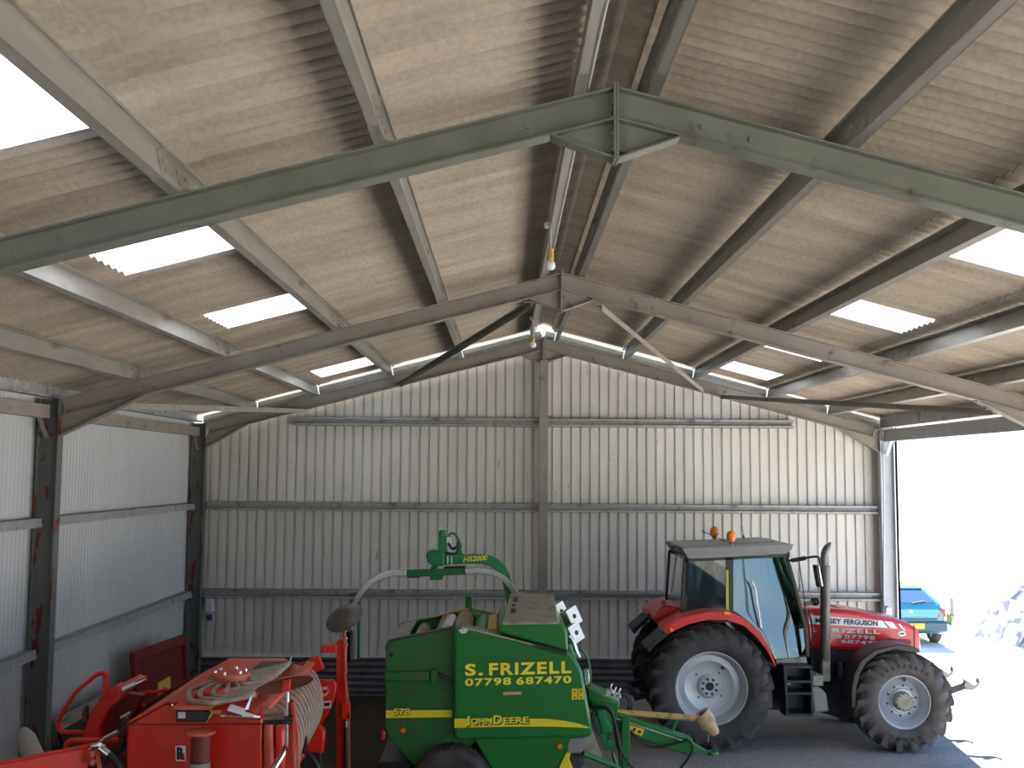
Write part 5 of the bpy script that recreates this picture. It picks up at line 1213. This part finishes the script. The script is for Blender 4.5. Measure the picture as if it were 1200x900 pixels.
# cable and box on the right gable column
mb = MB(); mb.tube(smoothpath([at(x, y, Y=18.51) for x, y in ((1024,512),(1026,505),(1033,503),(1035,512),(1036,600),(1036,700),(1039,707),(1042,713))], 5), .012, 8)
o = mb.build('column_cable', 'light_grey'); tag(o, 'grey cable running down the right gable column', 'cable')
mb = MB(); mb.px([(1038,712),(1045,711),(1046,720),(1038,720)], 18.50, 18.592); o = mb.build('junction_box', 'light_grey', bevel=.01); tag(o, 'small grey junction box on the foot of the right gable column', 'junction box')
# ------------------------------------------------------------------ hatchback outside
CY = 24.3
car = thing('car', 'teal hatchback car parked outside beyond the open side, seen from behind', 'car', (8.6, CY+1.9, 0))
xr = at(1110.5,735,Y=CY).x; W = 1.66; xl = xr-W; xc = (xl+xr)/2
def sec(y, zt, zb, hw, r=.12):                   # one cross-section ring of the lower body
    return [V((xc-hw+.05, y, zb)), V((xc-hw, y, zb+.18)), V((xc-hw, y, zt-r)), V((xc-hw+r, y, zt)), V((xc+hw-r, y, zt)), V((xc+hw, y, zt-r)), V((xc+hw, y, zb+.18)), V((xc+hw-.05, y, zb))]
mb = MB(); mb.loft([sec(CY, .86, .34, .74), sec(CY+.10, .94, .28, .81), sec(CY+.6, .96, .26, .83), sec(CY+2.6, .95, .26, .83), sec(CY+3.4, .84, .27, .81), sec(CY+3.95, .66, .3, .74)]); body = mb.build('body', 'car_teal', car, bevel=.02)
def rs(y, z, hw): return [V((xc-hw, y, z)), V((xc+hw, y, z))]
sides = [(CY+.08, .92, .76), (CY+.62, 1.24, .58), (CY+1.0, 1.28, .60), (CY+1.9, 1.26, .60), (CY+2.75, .94, .76)]
mb = MB(); L_ = [V((xc-h, y, z)) for y, z, h in sides]; R_ = [V((xc+h, y, z)) for y, z, h in sides]
n = len(sides); mb.add(L_+R_, [tuple(range(n)), tuple(range(n, 2*n))[::-1]]+[(i, i+1, n+i+1, n+i) for i in range(n)[:-1]]+[(n-1, 0, n, 2*n-1)]); mb.build('cabin', 'car_teal', car, bevel=.03)
def quad(p0, p1, p2, p3, nrm, th=.012): m2 = MB(); m2.prism([p0, p1, p2, p3], V(nrm)*th); return m2
nb = V((0,-.63,.77)); s_ = nb*.004
def bk(u, v): # point on the rear window plane
    y = CY+.08+.54*v; z = .92+.32*v; h = .76-.18*v; return V((xc+h*u, y, z))+s_
quad(bk(-.86,.14), bk(.86,.14), bk(.84,.88), bk(-.84,.88), nb).build('rear_window', 'car_glass', car)
for sg in (-1, 1):
    quad(V((xc+sg*.745, CY+.75, .98)), V((xc+sg*.745, CY+2.5, .98)), V((xc+sg*.615, CY+1.85, 1.22)), V((xc+sg*.615, CY+.95, 1.22)), (sg*.92,0,.38)).build('side_window', 'car_glass', car)
    x0 = xc+sg*.72; mb = MB(); mb.hexa([(x0-.10,CY-.012,.68), (x0+.09,CY+.02,.68), (x0+.09,CY+.2,.68), (x0-.10,CY+.15,.68), (x0-.10,CY+.0,.84), (x0+.085,CY+.04,.86), (x0+.085,CY+.2,.86), (x0-.10,CY+.15,.84)]); mb.build('tail_light', 'lens_red', car, bevel=.01)
    for y in (CY+.72, CY+3.15):
        e = bpy.data.objects.new('car_wheel', None); COL.objects.link(e); c = V((xc+sg*.80, y, .29)); place(e, c, car)
        mb = MB(); mb.lathe([(.17, -.09), (.26, -.095), (.29, -.07), (.29, .07), (.26, .095), (.17, .09)], c, (1,0,0), 32); mb.build('tyre', 'rubber', e)
        mb = MB(); mb.lathe([(0, .07), (.12, .075), (.18, .06), (.18, -.06), (0, -.06)], c, (sg,0,0), 24); mb.build('hub_cap', 'light_grey', e)
mb = MB(); mb.hexa([(xl+.02,CY-.09,.34), (xr-.02,CY-.09,.34), (xr+.0,CY+.3,.34), (xl,CY+.3,.34), (xl+.04,CY-.09,.58), (xr-.04,CY-.09,.58), (xr,CY+.3,.60), (xl,CY+.3,.60)]); mb.build('bumper', 'car_dark', car, bevel=.04, seg=3)
mb = MB(); mb.box(xc-.26, xc+.26, CY-.105, CY-.09, .42, .54); mb.build('number_plate', 'sticker_yellow', car, smooth=0)
mb = MB(); mb.box(xc-.6, xc+.6, CY-.004, CY+.03, .60, .66); mb.build('boot_trim', 'car_dark', car)
mb = MB(); mb.lathe([(0, -.012), (.035, -.01), (.04, 0)], V((xc, CY-.002, .80)), (0,1,0), 18); mb.build('boot_badge', 'light_grey', car)
mb = MB(); mb.bar(bk(.1,.1)+nb*.02, bk(.55,.22)+nb*.02, .02, .02); mb.build('rear_wiper', 'black_paint', car)
mb = MB(); mb.box(xc-.5, xc+.5, CY+.60, CY+.68, 1.245, 1.275); mb.build('roof_spoiler', 'car_teal', car, bevel=.01)
# post and weed in the yard
p = at(1115.5,721,Z=0); hp = at(1115.5,700,Y=p.y).z; mb = MB(); mb.lathe([(0, hp), (.05, hp-.02), (.06, 0), (0, 0)], (p.x, p.y, 0), (0,0,1), 12); o = mb.build('yard_post', 'timber'); tag(o, 'lone grey post standing in the bright yard past the car', 'post')
mb = MB(); c = at(1110.5,731,Z=0); r3 = random.Random(5)
gx = c.x
for k in range(40):
    a = r3.uniform(0, 2*PI); l = r3.uniform(.12, .32); q = V((gx+.1*math.cos(a), c.y+.1*math.sin(a), 0)); tip = q+V((math.cos(a)*.3*l, math.sin(a)*.3*l, l)); s2 = V((-math.sin(a), math.cos(a), 0))*.025
    mb.add([q-s2, q+s2, tip+V((0,0,.0)), (q+tip)/2+V((0,0,.03))-s2*1.4], [(0,1,2,3)])
o = mb.build('weed_clump', 'leaf_green', smooth=0, base=True); tag(o, 'small green weed clump growing in the yard beside the car', 'weed', kind='stuff')
